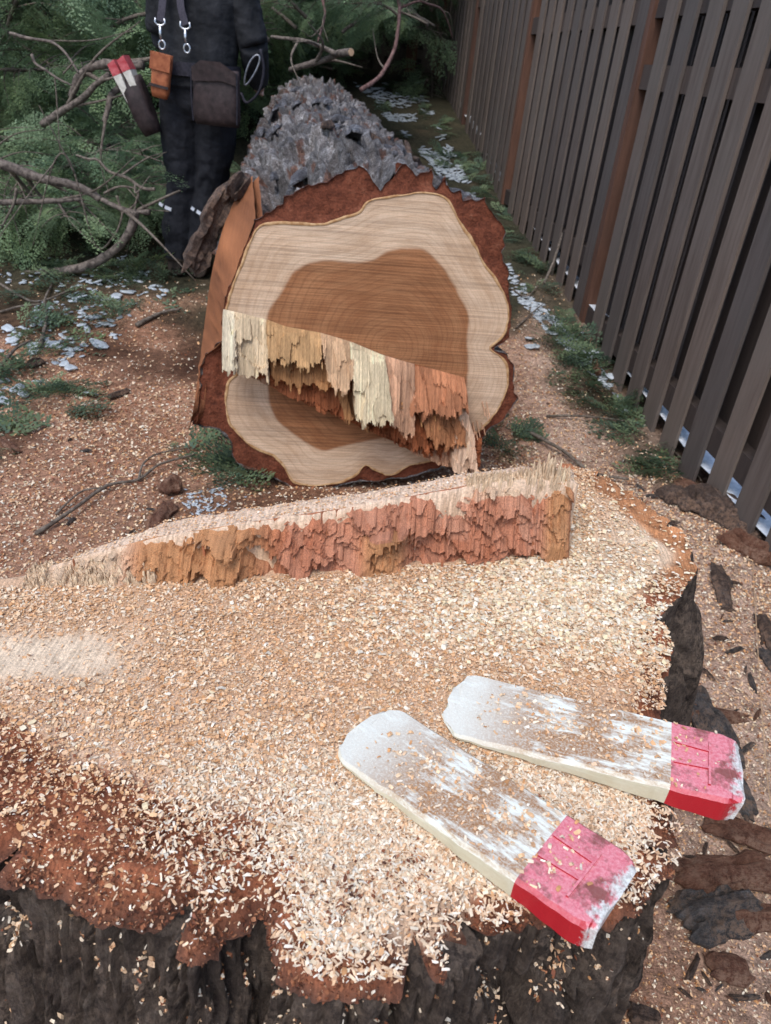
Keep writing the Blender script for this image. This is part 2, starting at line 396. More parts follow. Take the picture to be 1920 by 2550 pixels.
# ================================================================== STUMP
ZT = .68
px_out = [(1495,1190),(1560,1232),(1640,1292),(1715,1350),(1744,1380),(1736,1420),(1700,1472),(1655,1520),(1666,1560),(1674,1620),(1670,1690),(1655,1770),
          (1650,1900),(1690,2040),(1714,2090),(1690,2150),(1640,2175),(1600,2235),(1500,2280),(1400,2265),(1300,2275),(1240,2325),(1175,2400),(1130,2440),
          (1000,2440),(900,2475),(780,2465),(705,2415),(668,2330),(652,2243),(628,2270),(565,2300),(500,2352),(440,2342),(380,2300),(280,2268),(200,2250),(130,2205),(60,2165),(0,2165)]
out = [tuple(atz(x, y, ZT)[:2]) for x, y in px_out]
out += [(-.36,.40),(-.44,.46),(-.52,.55),(-.565,.64),(-.57,.72),(-.545,.80),(-.50,.87),(-.42,.97),(-.32,1.07),(-.18,1.16),(-.02,1.225),(.14,1.255),(.27,1.255),(.35,1.25)]
OUTS = resample(closed_smooth(out, 5), .0032)
NB = len(OUTS)
tan = np.roll(OUTS, -1, 0) - np.roll(OUTS, 1, 0); tan /= np.linalg.norm(tan, axis=1)[:, None]
# orientation: outward normal
area = .5 * np.sum(OUTS[:, 0] * np.roll(OUTS[:, 1], -1) - np.roll(OUTS[:, 0], -1) * OUTS[:, 1])
sg = 1 if area > 0 else -1
nrm = np.stack([tan[:, 1] * sg, -tan[:, 0] * sg], -1)
for _ in range(30): nrm = (np.roll(nrm, 1, 0) + nrm * 2 + np.roll(nrm, -1, 0)) / 4
nrm /= np.linalg.norm(nrm, axis=1)[:, None]
frontness = sstep(.75, .5, OUTS[:, 1])            # the thick furrowed bark faces the viewer
def stump_disp(z):
    Px = OUTS[:, 0]; Py = OUTS[:, 1]
    wz = .03 * (fbm(P3(Px / .03, Py / .03, z / .03), 3, 57) - .5); q = P3((Px + wz) / .085, (Py + wz) / .085, z / .42); q2 = P3((Px + wz * .4) / .018, (Py + wz * .4) / .018, z / .22); q3 = P3(Px / .006, Py / .006, z / .06)
    amp = .35 + .65 * frontness
    q4 = P3((Px + wz * .3) / .011, (Py + wz * .3) / .011, z / .16); d = -.042 * furrow(q, .035, 51, 2) * amp - .007 * furrow(q2, .10, 61, 3) * amp * sstep(ZT + .01, ZT - .05, z) + .010 * (fbm(q3, 3, 71) - .5) + .020 * (fbm(P3(Px / .03, Py / .03, z / .1), 3, 72) - .5) * amp - .013 * furrow(q4, .09, 66, 2) * amp * sstep(ZT, ZT - .04, z) + .008 * (np.floor(fbm(q2 * 1.4, 2, 73) * 5) / 5 - .5) * amp + .02 * (fbm(P3(Px / .1, Py / .1, z / .3), 2, 77) - .5) * amp
    return d
def wl(x): return np.interp(x, [-.62, -.433, -.185, -.025, .15, .275, .3], [.70, .747, .804, .856, .912, .951, .96])
def wt(x): return np.interp(x, [-.62, -.47, -.40, -.30, -.184, -.033, .128, .2, .271, .3], [.66, .675, .70, .73, .75, .766, .792, .797, .79, .78])
def top_z(x, y):
    x = np.asarray(x, float); y = np.asarray(y, float); d = y - wl(x)
    z = ZT + .006 * (fbm(P3(x * 9, y * 9), 3, 81) - .5) + .004 * (fbm(P3(x * 40, y * 40), 3, 82) - .5)
    zl = wt(x) + .006 * (fbm(P3(x * 30, y * 30), 3, 83) - .5)
    zz = z + (zl - z) * sstep(.028, .036, d)
    lw = .036 + .046 * sstep(-.50, -.25, x); zz = np.where(d > lw, zl - (d - lw) * 1.3, zz)
    k = sstep(.292, .282, x)
    z2 = z + .01 * sstep(.9, 1.2, y)
    return z2 * (1 - k) + zz * k
zlev = np.concatenate([np.linspace(0, .12, 26)[1:], np.linspace(.125, .75, 60)])
d0 = stump_disp(ZT); TOPB = OUTS + nrm * d0[:, None]
ed = polydist
# top: constrained triangulation of outline plus a jittered lattice
gx, gy_ = np.meshgrid(np.arange(-.6, .56, .0065), np.arange(.28, 1.3, .0065), indexing='ij')
gx = (gx + rng.uniform(-.002, .002, gx.shape)).ravel(); gy_ = (gy_ + rng.uniform(-.002, .002, gy_.shape)).ravel()
SMALL = TOPB[::4]
m_ = inpoly(gx, gy_, SMALL); gx, gy_ = gx[m_], gy_[m_]; dd = polydist(gx, gy_, SMALL); m_ = dd > .006; gx, gy_ = gx[m_], gy_[m_]
pts = [Vector(p_) for p_ in TOPB] + [Vector((a_, b_)) for a_, b_ in zip(gx, gy_)]
res = delaunay_2d_cdt(pts, [(i, (i + 1) % NB) for i in range(NB)], [], 1, 1e-6)
tv = np.array([tuple(v_) for v_ in res[0]]); tf = [list(f_) for f_ in res[2]]
dE = polydist(tv[:, 0], tv[:, 1], OUTS[::5]); dE[:0] = 0
btk = .035 + .075 * sstep(-.02, -.16, tv[:, 0]) * sstep(.62, .5, tv[:, 1]) + .02 * (fbm(P3(tv[:, 0] * 12, tv[:, 1] * 12), 3, 91) - .5) + .02 * sstep(.95, 1.05, tv[:, 1]) * sstep(.25, .3, tv[:, 0])
barkm = sstep(.012, -.008, dE - btk)
notch_far = sstep(.0, .02, tv[:, 1] - wl(tv[:, 0]) - .07) * (tv[:, 0] < .28)
barkm = barkm * (1 - notch_far * .6)
dR = polydist(tv[:, 0], tv[:, 1], TOPB[::3]); dR[:NB] = 0
rough_ = fbm(P3(tv[:, 0] * 60, tv[:, 1] * 60), 4, 93); lump = fbm(P3(tv[:, 0] * 18, tv[:, 1] * 18), 3, 94)
frt = sstep(.78, .6, tv[:, 1])
tz = top_z(tv[:, 0], tv[:, 1]) + barkm * (.018 * (rough_ - .55) + .014 * (lump - .6) * frt) - frt * sstep(.045, 0, dR) ** 2 * (.012 + .045 * lump * (vnoise(P3(tv[:, 0] * 22, tv[:, 1] * 22), 97)))
edge_z = {}
nn = fbm(P3(tv[:, 0] * 25, tv[:, 1] * 25), 4, 95)[:, None]
wood = np.array([.50, .30, .17]) * (1 - nn) + np.array([.70, .48, .32]) * nn; frp = (sstep(.68, .5, tv[:, 1]) * .5)[:, None]; wood = wood * (1 - frp) + np.array([.68, .50, .37]) * frp
pal = np.array([.72, .56, .40]); ppx, ppy = proj(np.column_stack([tv, tz])); pm_ = (np.exp(-((ppx - 80) / 270.) ** 4 - ((ppy - 1635) / 68.) ** 4) + np.exp(-((ppx - 1600) / 110.) ** 2 - ((ppy - 1330) / 130.) ** 2)).clip(0, 1)[:, None]
wood = wood * (1 - pm_) + pal * pm_
brk = np.array([.15, .045, .022]) * (1 - nn) + np.array([.42, .15, .07]) * nn; tipb = (sstep(.30, .36, tv[:, 0]) * sstep(.85, .95, tv[:, 1]))[:, None]; brk = brk * (1 - tipb) + np.array([.42, .19, .085]) * (.7 + .6 * nn) * tipb
rimk = (sstep(.022, 0, dR + .02 * (rough_ - .5)) * frt)[:, None]; brk = brk * (1 - rimk * .8) + np.array([.055, .032, .024]) * rimk * .8
brk = brk * (.55 + .9 * rough_[:, None])
ctop = wood * (1 - barkm[:, None]) + brk * barkm[:, None]
led = (sstep(.03, .04, tv[:, 1] - wl(tv[:, 0])) * (tv[:, 0] < .29))[:, None]; ctop = ctop * (1 - led) + np.array([.70, .52, .38]) * led
s = NT('stump_cut_wood', .8, .25); a = s.n('Attribute', attribute_name='Col').outputs['Color']; v = s.coord(); f1 = s.noise(v, 300, 5, .7); f2 = s.noise(s.coord((14, 1, 1), rot=(0, 0, .25)), 22, 4)
c = s.mix(1.0, a, s.ramp(f1, [(.33, .7), (.62, 1.15)]), 'MULTIPLY'); c = s.mix(1.0, c, s.ramp(f2, [(.35, .72), (.6, 1.12)]), 'MULTIPLY')
s.base(c); s.bump(f1, .6, .004); MAT['stumptop'] = s.m
stump = empty('tree_stump', (0, .8, 0)); setp(stump, 'wide fresh cut tree stump strewn with sawdust in front', 'stump')
SO = np.array([0, .8, 0])
mk('cut_top', np.column_stack([tv, tz]) - SO, tf, MAT['stumptop'], stump, True, ctop)
# side: furrowed bark from the rim to the ground
topz_rim = tz[:NB] if np.allclose(tv[:NB], TOPB, atol=1e-5) else top_z(TOPB[:, 0], TOPB[:, 1])
rows = [np.column_stack([TOPB, topz_rim])]
for dz in zlev:
    zz = topz_rim - dz * topz_rim / .75 * 1.1
    fl = .10 * (dz / .75) ** 1.6 + .05 * sstep(.0, .2, dz) * sstep(.35, .42, OUTS[:, 0]) * sstep(.85, .95, OUTS[:, 1])
    rows.append(np.column_stack([OUTS + nrm * (stump_disp(zz) + fl + .002)[:, None], zz]))
RV = np.concatenate(rows)
mk('bark', RV - SO, grid_faces(len(rows), NB, True)[:, ::-1] if sg > 0 else grid_faces(len(rows), NB, True), MAT['bark_stump'], stump, True)

# torn hinge wood standing on the stump
def fibre_prisms(base, e1, e2, up, length, w, cols, taper=.45, lean=None):
    """n square slivers: base (n,3), cross axes e1 e2, direction up, length (n,), width (n,), colour (n,3)"""
    n = len(base); V = np.zeros((n, 9, 3)); k = 0
    for (a_, b_) in ((-1,-1),(1,-1),(1,1),(-1,1)):
        V[:, k] = base + (e1 * a_ + e2 * b_) * w[:, None] / 2; k += 1
    tipdir = up + (0 if lean is None else lean)
    for (a_, b_) in ((-1,-1),(1,-1),(1,1),(-1,1)):
        j = rng.uniform(.55, 1.0, n)
        V[:, k] = base + (e1 * a_ + e2 * b_) * w[:, None] / 2 * .9 + tipdir * (length * (1 - taper * .12 + .12 * taper * (j - .5)) - w * j)[:, None]; k += 1
    V[:, 8] = base + tipdir * length[:, None] + e1 * (rng.uniform(-.4, .4, n) * w)[:, None] + e2 * (rng.uniform(-.4, .4, n) * w)[:, None]
    F = np.array([(0,1,5,4),(1,2,6,5),(2,3,7,6),(3,0,4,7)]); T = np.array([(4,5,8),(5,6,8),(6,7,8),(7,4,8)])
    idx = (np.arange(n) * 9)[:, None, None]
    FF = (F[None] + idx).reshape(-1, 4).tolist() + (T[None] + idx).reshape(-1, 3).tolist()
    C = np.repeat(cols[:, None, :], 9, 1); C[:, 4:] *= 1.08; C[:, :4] *= .9
    return V.reshape(-1, 3), FF, C.reshape(-1, 3).clip(0, .9)
ss = np.arange(-.462, .2845, .0021); ww = np.linspace(0, 1, 72)
S, Wd = np.meshgrid(ss, ww, indexing='ij')
hgt = wt(S) - ZT + .004; Zs = Wd * hgt                              # height above the saw cut
Sw = S + .012 * vnoise(P3(S / .02, 0), 200); teeth = .010 * (bn(Sw / .0042, 201) - .5) + .020 * (bn(Sw / .015, 202) - .5)
bi, du, dv, R4 = voro((S + .45 * Zs) / .055, (Zs + teeth) / .05, 1.0, 203)
bi2, du2, dv2, R5 = voro((S + .6 * Zs) / .020, (Zs + teeth * .8) / .018, 1.0, 205)
dep = .036 * Wd ** .8 + .026 * (R4[..., 0] - .5) + .012 * dv * (.3 + R4[..., 1]) + .007 * du * (R4[..., 2] - .5) + .011 * (R5[..., 0] - .5) + .006 * dv2 + .004 * du2 * (R5[..., 1] - .5)
dep = dep - .0016 * bn(S / .0032, 207) - .0012 * vnoise(P3(S / .0016, Zs / .03), 208) - .004 * (fbm(P3(S / .012, Zs / .007), 3, 210) - .5)
dep = dep - .030 * np.exp(-((S - .005) / .030) ** 4) * (Wd < .62 + .1 * (vnoise(P3(S / .01, 0), 209) - .5)) - .018 * np.exp(-((S + .20) / .022) ** 4) * (Wd < .9) - .012 * np.exp(-((S - .262) / .022) ** 4)
dep = np.clip(dep, -.012, .05) * sstep(1.02, .8, Wd) + .04 * sstep(.8, 1.02, Wd)
V = np.stack([S - .05 * Zs, wl(S) + dep, ZT - .004 + Zs], -1)
pal_r = np.array([.48, .17, .085]); pal_o = np.array([.58, .29, .125]); pal_c = np.array([.80, .60, .41]); pal_p = np.array([.64, .32, .205])
mixv = (R4[..., 3:4] * .7 + .3 * R5[..., 2:3]); CC_ = pal_r * (1 - mixv) + pal_p * mixv
ok = (sstep(-.12, -.2, S) * sstep(-.36, -.3, S) + np.exp(-((S - .262) / .022) ** 4) + np.exp(-((S - .005) / .032) ** 4) * (Wd < .6))[..., None].clip(0, 1) * .8; CC_ = CC_ * (1 - ok) + pal_o * ok
pk = (sstep(-.31, -.36, S) + sstep(.10, .17, S) * (Wd > .82) * (S < .25))[..., None].clip(0, 1) * .85; CC_ = CC_ * (1 - pk) + pal_c * pk
CC_ = CC_ * (.72 + .5 * vnoise(P3(S / .003, Zs / .03), 211))[..., None]
setp(mk('torn_wood', V.reshape(-1, 3) - SO, grid_faces(len(ss), len(ww))[:, ::-1], MAT['fibre'], stump, False, CC_.reshape(-1, 3)), 'reddish torn hinge wood')
nb_ = 1300
S = np.where(rng.uniform(0, 1, nb_) < .5, rng.uniform(-.462, -.29, nb_), rng.uniform(.12, .278, nb_)); S[1290:] = rng.uniform(-.45, .28, nb_ - 1290)
T = rng.uniform(0, .05, nb_); T[S > .05] = rng.uniform(.036, .055, nb_)[S > .05]; T[1290:] = rng.uniform(-.002, .04, nb_ - 1290)
LEN = (wt(S) - ZT) * np.where(T > .03, 1.0, rng.uniform(.1, .9, nb_)) + .02 + rng.uniform(-.004, .014, nb_) * (T > .02)
lowl = (S < -.29); LEN[lowl] = ((wt(S) - ZT) * (.2 + .65 * T / .05) + rng.uniform(0, .008, nb_) * (.4 + 1.2 * bn(S / .012, 212)))[lowl] + .018
LEN[1290:] = .03 + (T[1290:] / .04) * (wt(S[1290:]) - ZT) * rng.uniform(.8, 1.1, nb_ - 1290)
pk_r = (S > .18) & (S < .285); LEN[pk_r] += (rng.uniform(0, 1, nb_) ** 3 * .03 * np.exp(-((S - .245) / .03) ** 2))[pk_r]
base = np.column_stack([S, wl(S) + T, np.full(nb_, ZT - .02)])
CCOL = np.array([.82, .60, .40]) * rng.uniform(.7, 1.1, (nb_, 1)); CCOL[1290:] = (np.array([.52, .2, .1]) * rng.uniform(.7, 1.3, (nb_, 1)))[1290:]
V, F, C_ = fibre_prisms(base, np.array([1.0, .2, 0]), np.array([0, 1.0, 0]), np.array([0, 0, 1.0]), LEN, rng.uniform(.0022, .0060, nb_), CCOL, lean=np.array([-.06, 0, 0]))
setp(mk('splinters', V - SO, F, MAT['fibre'], stump, False, C_), kind='stuff')

# ================================================================== FELLED LOG
LPHI, LETA = math.radians(-9.5), math.radians(3.5)
AX = np.array([math.sin(LPHI) * math.cos(LETA), math.cos(LPHI) * math.cos(LETA), math.sin(LETA)])
LP0 = np.array([-.294, 2.20, .0])
nf = np.array([math.sin(math.radians(-7)), math.cos(math.radians(-7)), 0]) * math.cos(math.radians(4)) + np.array([0, 0, -1.0]) * math.sin(math.radians(4))
nf /= np.linalg.norm(nf); FUu = np.cross(nf, np.array([0, 0, 1.0])); FUu /= np.linalg.norm(FUu); FVv = np.cross(FUu, nf)
cs = 960 / 1666.0
def crop(pts): return [(400 + x * cs, 100 + y * cs) for x, y in pts]
LO = atplane(400 + 830 * cs, 100 + 1270 * cs, LP0, nf)
def face_uv(pts):
    r = []
    for x, y in crop(pts): d_ = atplane(x, y, LP0, nf) - LO; r.append((d_ @ FUu, d_ @ FVv))
    return np.array(r)
bark_o = face_uv([(410,770),(470,750),(530,690),(640,630),(740,600),(800,555),(860,545),(890,565),(930,625),(950,660),(965,625),(1000,590),(1020,540),(1060,525),(1095,560),(1110,590),(1130,575),(1170,560),(1190,640),(1205,615),(1235,590),(1245,650),(1300,655),(1310,695),(1370,690),(1410,680),(1420,740),(1465,790),(1490,840),(1480,930),(1500,1000),(1512,1100),(1520,1200),(1510,1290),(1440,1338),(1490,1352),(1530,1420),(1530,1510),(1548,1555),(1480,1640),(1415,1690),(1370,1760),(1290,1850),(1200,1890),(1080,1930),(900,1938),(700,1975),(640,1985),(560,1965),(480,1925),(400,1895),(320,1865),(290,1760),(250,1715),(120,1690),(150,1650),(160,1560),(165,1450),(190,1390),(262,1310),(266,1230),(272,1160),(290,1090),(330,990),(370,880)])
sap_o = face_uv([(418,815),(470,792),(600,792),(700,795),(780,772),(860,742),(900,697),(1000,677),(1100,662),(1200,667),(1250,702),(1290,782),(1350,872),(1400,972),(1460,1052),(1498,1140),(1498,1230),(1470,1290),(1422,1330),(1475,1372),(1500,1430),(1493,1520),(1440,1620),(1370,1705),(1290,1800),(1180,1850),(1080,1872),(1000,1912),(930,1890),(890,1868),(840,1918),(760,1948),(640,1957),(570,1938),(530,1872),(490,1830),(400,1792),(350,1752),(292,1680),(277,1580),(292,1500),(326,1475),(320,1420),(295,1390),(285,1300),(278,1230),(286,1160),(302,1092),(340,995),(380,890)])
heart_o = face_uv([(460,1195),(520,1090),(570,1010),(640,965),(720,950),(820,960),(920,950),(980,915),(1060,900),(1130,905),(1180,940),(1240,1010),(1290,1100),(1330,1190),(1325,1300),(1328,1440),(1300,1560),(1200,1690),(1010,1742),(800,1785),(730,1806),(680,1800),(600,1752),(510,1680),(470,1600),(460,1490),(458,1350)])
torn_up = face_uv([(268,1160),(340,1175),(460,1205),(540,1235),(690,1262),(820,1300),(950,1355),(1050,1385),(1200,1425),(1312,1455)])
torn_lo = face_uv([(285,1400),(400,1460),(465,1490),(560,1540),(700,1600),(850,1670),(960,1720),(1080,1780),(1200,1830),(1300,1845),(1372,1855)])
torn_rt = face_uv([(1318,1455),(1312,1540),(1330,1640),(1372,1720)])
torn_poly = np.vstack([torn_up, torn_rt, torn_lo[::-1]])
pith = face_uv([(1000, 1330)])[0]
def face_off(u, v):
    lo_ = np.interp(u, torn_lo[:, 0], torn_lo[:, 1]); up_ = np.interp(u, torn_up[:, 0], torn_up[:, 1])
    t = np.clip((up_ - v) / (up_ - lo_ + 1e-6), 0, 1); k = sstep(.5, .42, u)
    return .05 * sstep(.3, 1, t) * k
def face_pt(u, v, t=0.0):
    u = np.asarray(u, float); v = np.asarray(v, float)
    return LO + u[..., None] * FUu + v[..., None] * FVv + (t + face_off(u, v))[..., None] * AX
def dens(poly, step, jit, seed, sm=True):
    P = resample(closed_smooth(poly, 4) if sm else poly, step); n = np.arange(len(P))
    j = (np.stack([vnoise(P3(n * .45, 0), seed), vnoise(P3(n * .45, 5), seed + 1)], -1) - .5) * jit; return P + j
BO = dens(bark_o, .008, .012, 121, False); SOo = dens(sap_o, .009, .003, 123); HO = dens(heart_o, .010, .003, 125)
sel = inpoly(SOo[:, 0], SOo[:, 1], BO); SOo = SOo[sel & (polydist(SOo[:, 0], SOo[:, 1], BO) > .003)]
gu, gv = np.meshgrid(np.arange(-.65, .6, .014), np.arange(-.6, .65, .014), indexing='ij'); gu, gv = (gu + rng.uniform(-.004, .004, gu.shape)).ravel(), (gv + rng.uniform(-.004, .004, gv.shape)).ravel()
m_ = inpoly(gu, gv, BO) & (polydist(gu, gv, BO) > .006); gu, gv = gu[m_], gv[m_]
pts = [Vector(p_) for p_ in np.vstack([BO, SOo, HO])] + [Vector(p_) for p_ in zip(gu, gv)]
edges = []
o_ = 0
for L_ in (BO, SOo, HO):
    edges += [(o_ + i, o_ + (i + 1) % len(L_)) for i in range(len(L_))]; o_ += len(L_)
res = delaunay_2d_cdt(pts, edges, [], 0, 1e-6)
fv = np.array([tuple(v_) for v_ in res[0]]); ff = [list(f_) for f_ in res[2]]
cen = np.array([fv[f_].mean(0) for f_ in ff])
inb = inpoly(cen[:, 0], cen[:, 1], BO); ins = inpoly(cen[:, 0], cen[:, 1], SOo) & inb; inh = inpoly(cen[:, 0], cen[:, 1], HO) & ins
# ring coordinate that follows the outline of the wood
ang = np.arctan2(fv[:, 1] - pith[1], fv[:, 0] - pith[0]); rad = np.hypot(fv[:, 0] - pith[0], fv[:, 1] - pith[1])
sa = np.arctan2(SOo[:, 1] - pith[1], SOo[:, 0] - pith[0]); sr = np.hypot(SOo[:, 0] - pith[0], SOo[:, 1] - pith[1])
tab = np.array([sr[np.argsort(np.abs((sa - a_ + math.pi) % (2 * math.pi) - math.pi))[:9]].mean() for a_ in np.linspace(-math.pi, math.pi, 361)])
Rs = np.interp(ang, np.linspace(-math.pi, math.pi, 361), tab); rho = rad / Rs; rho_m = rad / (Rs.mean() * (1 - np.clip(rho, 0, 1)) + Rs * np.clip(rho, 0, 1))
FUV = np.column_stack([fv[:, 0], fv[:, 1], rho_m]); HD = polydist(fv[:, 0], fv[:, 1], HO) * np.where(inpoly(fv[:, 0], fv[:, 1], HO), 1, -1)
SAPC = ((.52, .35, .225), (.70, .52, .37)); HRTC = ((.29, .12, .05), (.40, .19, .088))
def cut_mat(name, c1, c2, ringc, saw=.35, ringamt=.5):
    m = NT(name, .75, .25); vec = m.n('Attribute', attribute_name='fuv').outputs['Vector']; sx = m.n('SeparateXYZ'); m.l(vec, sx.inputs[0])
    wob_ = m.noise(vec, 14, 4); rr = m.math('ADD', sx.outputs['Z'], m.math('MULTIPLY', wob_, .03))
    s1 = m.math('SINE', m.math('MULTIPLY', rr, 6.283 * 46)); s2 = m.math('SINE', m.math('MULTIPLY', rr, 6.283 * 21))
    ring = m.math('MULTIPLY_ADD', m.math('ADD', s1, s2), .25); ring.node.inputs[2].default_value = .5
    mp = m.n('Mapping'); mp.inputs['Rotation'].default_value = (0, 0, math.radians(14)); mp.inputs['Scale'].default_value = (3, 230, 0); m.l(vec, mp.inputs['Vector'])
    sw = m.noise(mp.outputs['Vector'], 1.0, 4, .6); mp2 = m.n('Mapping'); mp2.inputs['Rotation'].default_value = (0, 0, math.radians(17)); mp2.inputs['Scale'].default_value = (1.5, 26, 0); m.l(vec, mp2.inputs['Vector'])
    sw2 = m.noise(mp2.outputs['Vector'], 1.0, 4, .6); big = m.noise(vec, 5, 6, .7); fn = m.noise(vec, 320, 3)
    hd_ = m.math('ADD', m.n('Attribute', attribute_name='hd').outputs['Fac'], m.math('MULTIPLY', m.math('SUBTRACT', fn, .5), .012)); hk = m.ramp(m.math('ADD', m.math('MULTIPLY', hd_, 40.0), .5), [(.3, 0.0), (.7, 1.0)])
    c = m.mix(hk, m.ramp(big, [(.35, SAPC[0]), (.65, SAPC[1])]), m.ramp(big, [(.35, HRTC[0]), (.65, HRTC[1])])); c = m.mix(m.math('MULTIPLY', m.ramp(ring, [(.45, 0.0), (.9, 1.0)]), ringamt), c, ringc)
    c = m.mix(1.0, c, m.ramp(sw, [(.35, 1 - saw), (.65, 1 + saw * .45)]), 'MULTIPLY'); c = m.mix(1.0, c, m.ramp(sw2, [(.35, 1 - saw * .5), (.65, 1 + saw * .2)]), 'MULTIPLY')
    c = m.mix(1.0, c, m.ramp(fn, [(.3, .85), (.7, 1.12)]), 'MULTIPLY'); m.base(c); m.bump(m.math('ADD', sw, m.math('MULTIPLY', fn, .4)), .35, .003); return m.m
MAT['heart'] = cut_mat('heartwood', (.25, .12, .055), (.37, .19, .095), (.19, .08, .035), .36, .34)
MAT['sap'] = cut_mat('sapwood', (.46, .315, .22), (.70, .55, .42), (.42, .27, .16), .28, .32)
s = NT('cut_bark', .85, .2); v = s.coord(); f1 = s.noise(v, 30, 6, .7); f2 = s.noise(v, 160, 4); s.base(s.mix(1.0, s.ramp(f1, [(.3, (.075, .022, .012)), (.55, (.165, .05, .026)), (.75, (.22, .085, .05))]), s.ramp(f2, [(.3, .65), (.7, 1.25)]), 'MULTIPLY')); s.bump(s.math('ADD', f1, f2), .7, .006); MAT['cutbark'] = s.m
MAT['cambium'] = simple('cambium_edge', (.33, .17, .07), (.55, .36, .19), 60)
log = empty('felled_log', (float(LP0[0]), float(LP0[1]), 0)); setp(log, 'big felled log with rough grey bark, its sawn end facing the stump', 'log')
LB = np.array([LP0[0], LP0[1], 0])
def face_part(name, mask, mat, dz=0.0):
    idx = np.where(mask)[0]; used = sorted({i for k_ in idx for i in ff[k_]}); mp = {u_: i for i, u_ in enumerate(used)}
    P = face_pt(fv[used, 0], fv[used, 1]) - AX * dz
    if name == 'bark_edge': P = P + AX * (.012 * (fbm(P3(fv[used, 0] * 30, fv[used, 1] * 30), 3, 131)))[:, None] * sstep(.0, .02, polydist(fv[used, 0], fv[used, 1], SOo))[:, None]
    o = mk(name, P - LB, [[mp[i] for i in ff[k_]] for k_ in idx], mat, log, False, None, None, FUV[used])
    at_ = o.data.attributes.new('hd', 'FLOAT', 'POINT'); at_.data.foreach_set('value', HD[used].astype(np.float32))
    me = o.data; me.calc_loop_triangles()
    n_ = np.zeros(len(me.polygons) * 3); me.polygons.foreach_get('normal', n_)
    if n_.reshape(-1, 3).mean(0) @ AX > 0: me.flip_normals()
    return o
face_part('bark_edge', inb & ~ins, MAT['cutbark'])
face_part('sapwood', ins & ~inh, MAT['sap'])
face_part('heartwood', inh, MAT['heart'])
# pale cambium line between bark and wood
P = SOo; d_ = []
Pn = np.roll(P, -1, 0) - np.roll(P, 1, 0); Pn /= np.linalg.norm(Pn, axis=1)[:, None] + 1e-9; Pn = np.stack([Pn[:, 1], -Pn[:, 0]], -1)
wv = .0018 + .0032 * vnoise(P3(np.arange(len(P)) * .2, 0), 135); A_ = P + Pn * wv[:, None]; B_ = P - Pn * wv[:, None]
V = np.concatenate([face_pt(A_[:, 0], A_[:, 1]) - AX * .001, face_pt(P[:, 0], P[:, 1]) - AX * .0035, face_pt(B_[:, 0], B_[:, 1]) - AX * .001]) - LB
n_ = len(P); mk('cambium', V, grid_faces(3, n_, True), MAT['cambium'], log, True)
# bark mantle
th = np.concatenate([np.linspace(-.25, math.pi + .45, 470, endpoint=False), np.linspace(math.pi + .45, 2 * math.pi - .25, 110, endpoint=False)])
ctr = np.array([0.0, -.02])
bang = np.arctan2(BO[:, 1] - ctr[1], BO[:, 0] - ctr[0]) % (2 * math.pi); od = np.argsort(bang)
RB = np.interp(th % (2 * math.pi), np.concatenate([bang[od] - 2 * math.pi, bang[od], bang[od] + 2 * math.pi]), np.tile(np.hypot(BO[:, 0] - ctr[0], BO[:, 1] - ctr[1])[od], 3))
ts = np.concatenate([[0.0], np.linspace(.004, 1.2, 190), np.linspace(1.21, 3.4, 190)])
TH, TS = np.meshgrid(th, ts, indexing='xy')
Rc = .515 + .02 * np.sin(TH * 3 + 1) + .015 * np.sin(5 * TH)
left = sstep(math.radians(120), math.radians(150), TH) * sstep(math.radians(235), math.radians(205), TH); nth0 = len(th)
lt2 = sstep(math.radians(105), math.radians(125), TH) * sstep(math.radians(240), math.radians(210), TH) * sstep(.45, .3, TS); Rc = Rc - .03 * left - .05 * lt2 - .05 * sstep(.3, 1.2, TS) - .045 * sstep(1.2, 3.4, TS)
RBs = np.array([RB[(np.arange(-12, 13) + i) % len(th)].mean() for i in range(len(th))])
bl = sstep(.0, .5, TS)[..., None][..., 0]
Rr = (RB[None, :] * sstep(.10, 0, TS) + RBs[None, :] * (1 - sstep(.10, 0, TS))) * (1 - bl) + Rc * bl
Rr = Rr - .07 * sstep(math.radians(100), math.radians(118), TH) * sstep(math.radians(240), math.radians(215), TH) * sstep(0, .12, TS) * sstep(.6, .36, TS)
cx = np.cos(TH) * .5; cy = np.sin(TH) * .5
fade = sstep(0, .07, TS)
wx = .05 * (fbm(P3(cx * 6, cy * 6, TS * 5), 3, 139) - .5)
q1 = P3((cx + wx) / .075, (cy + wx) / .075, TS / .45); q2 = P3((cx + wx) / .03, (cy - wx) / .03, TS / .05); q3 = P3(cx / .012, cy / .012, TS / .014)
plate = vnoise(P3(cx / .05, cy / .05, TS / .08), 147)
disp = -.050 * furrow(q1, .06, 141, 3) - .022 * furrow(q2, .07, 143, 3) + .030 * (np.floor(fbm(q2 * .55 + 3, 2, 149) * 7 + .5 * fbm(q3, 2, 146)) / 7 - .5) + .016 * (fbm(q3, 3, 145) - .5) + .04 * (plate - .5)
arc = TH * .5; w1_ = .06 * (fbm(P3(arc * 9, TS * 7), 3, 181) - .5); w2_ = .02 * (fbm(P3(arc * 45, TS * 40), 3, 183) - .5)
_, pu, pv, PR = voro((arc + w1_ + w2_) / .062, (TS + w1_ * 1.5 - w2_) / .24, 1.0, 185); _, pu2, pv2, PR2 = voro((arc + w2_ * 1.5) / .026, (TS - w2_ * 1.5 + w1_) / .07, 1.0, 187)
plt_ = .026 * (PR[..., 0] - .5) + .016 * pu * (PR[..., 1] - .5) * 2 + .014 * pv * (PR[..., 2] - .3) + .010 * (PR2[..., 0] - .5) + .006 * pv2 * (PR2[..., 1] - .2)
edge_ = .022 * sstep(.38, .62, np.hypot(pu, pv)) 
Rr = Rr + (plt_ - edge_ + disp * .55) * fade
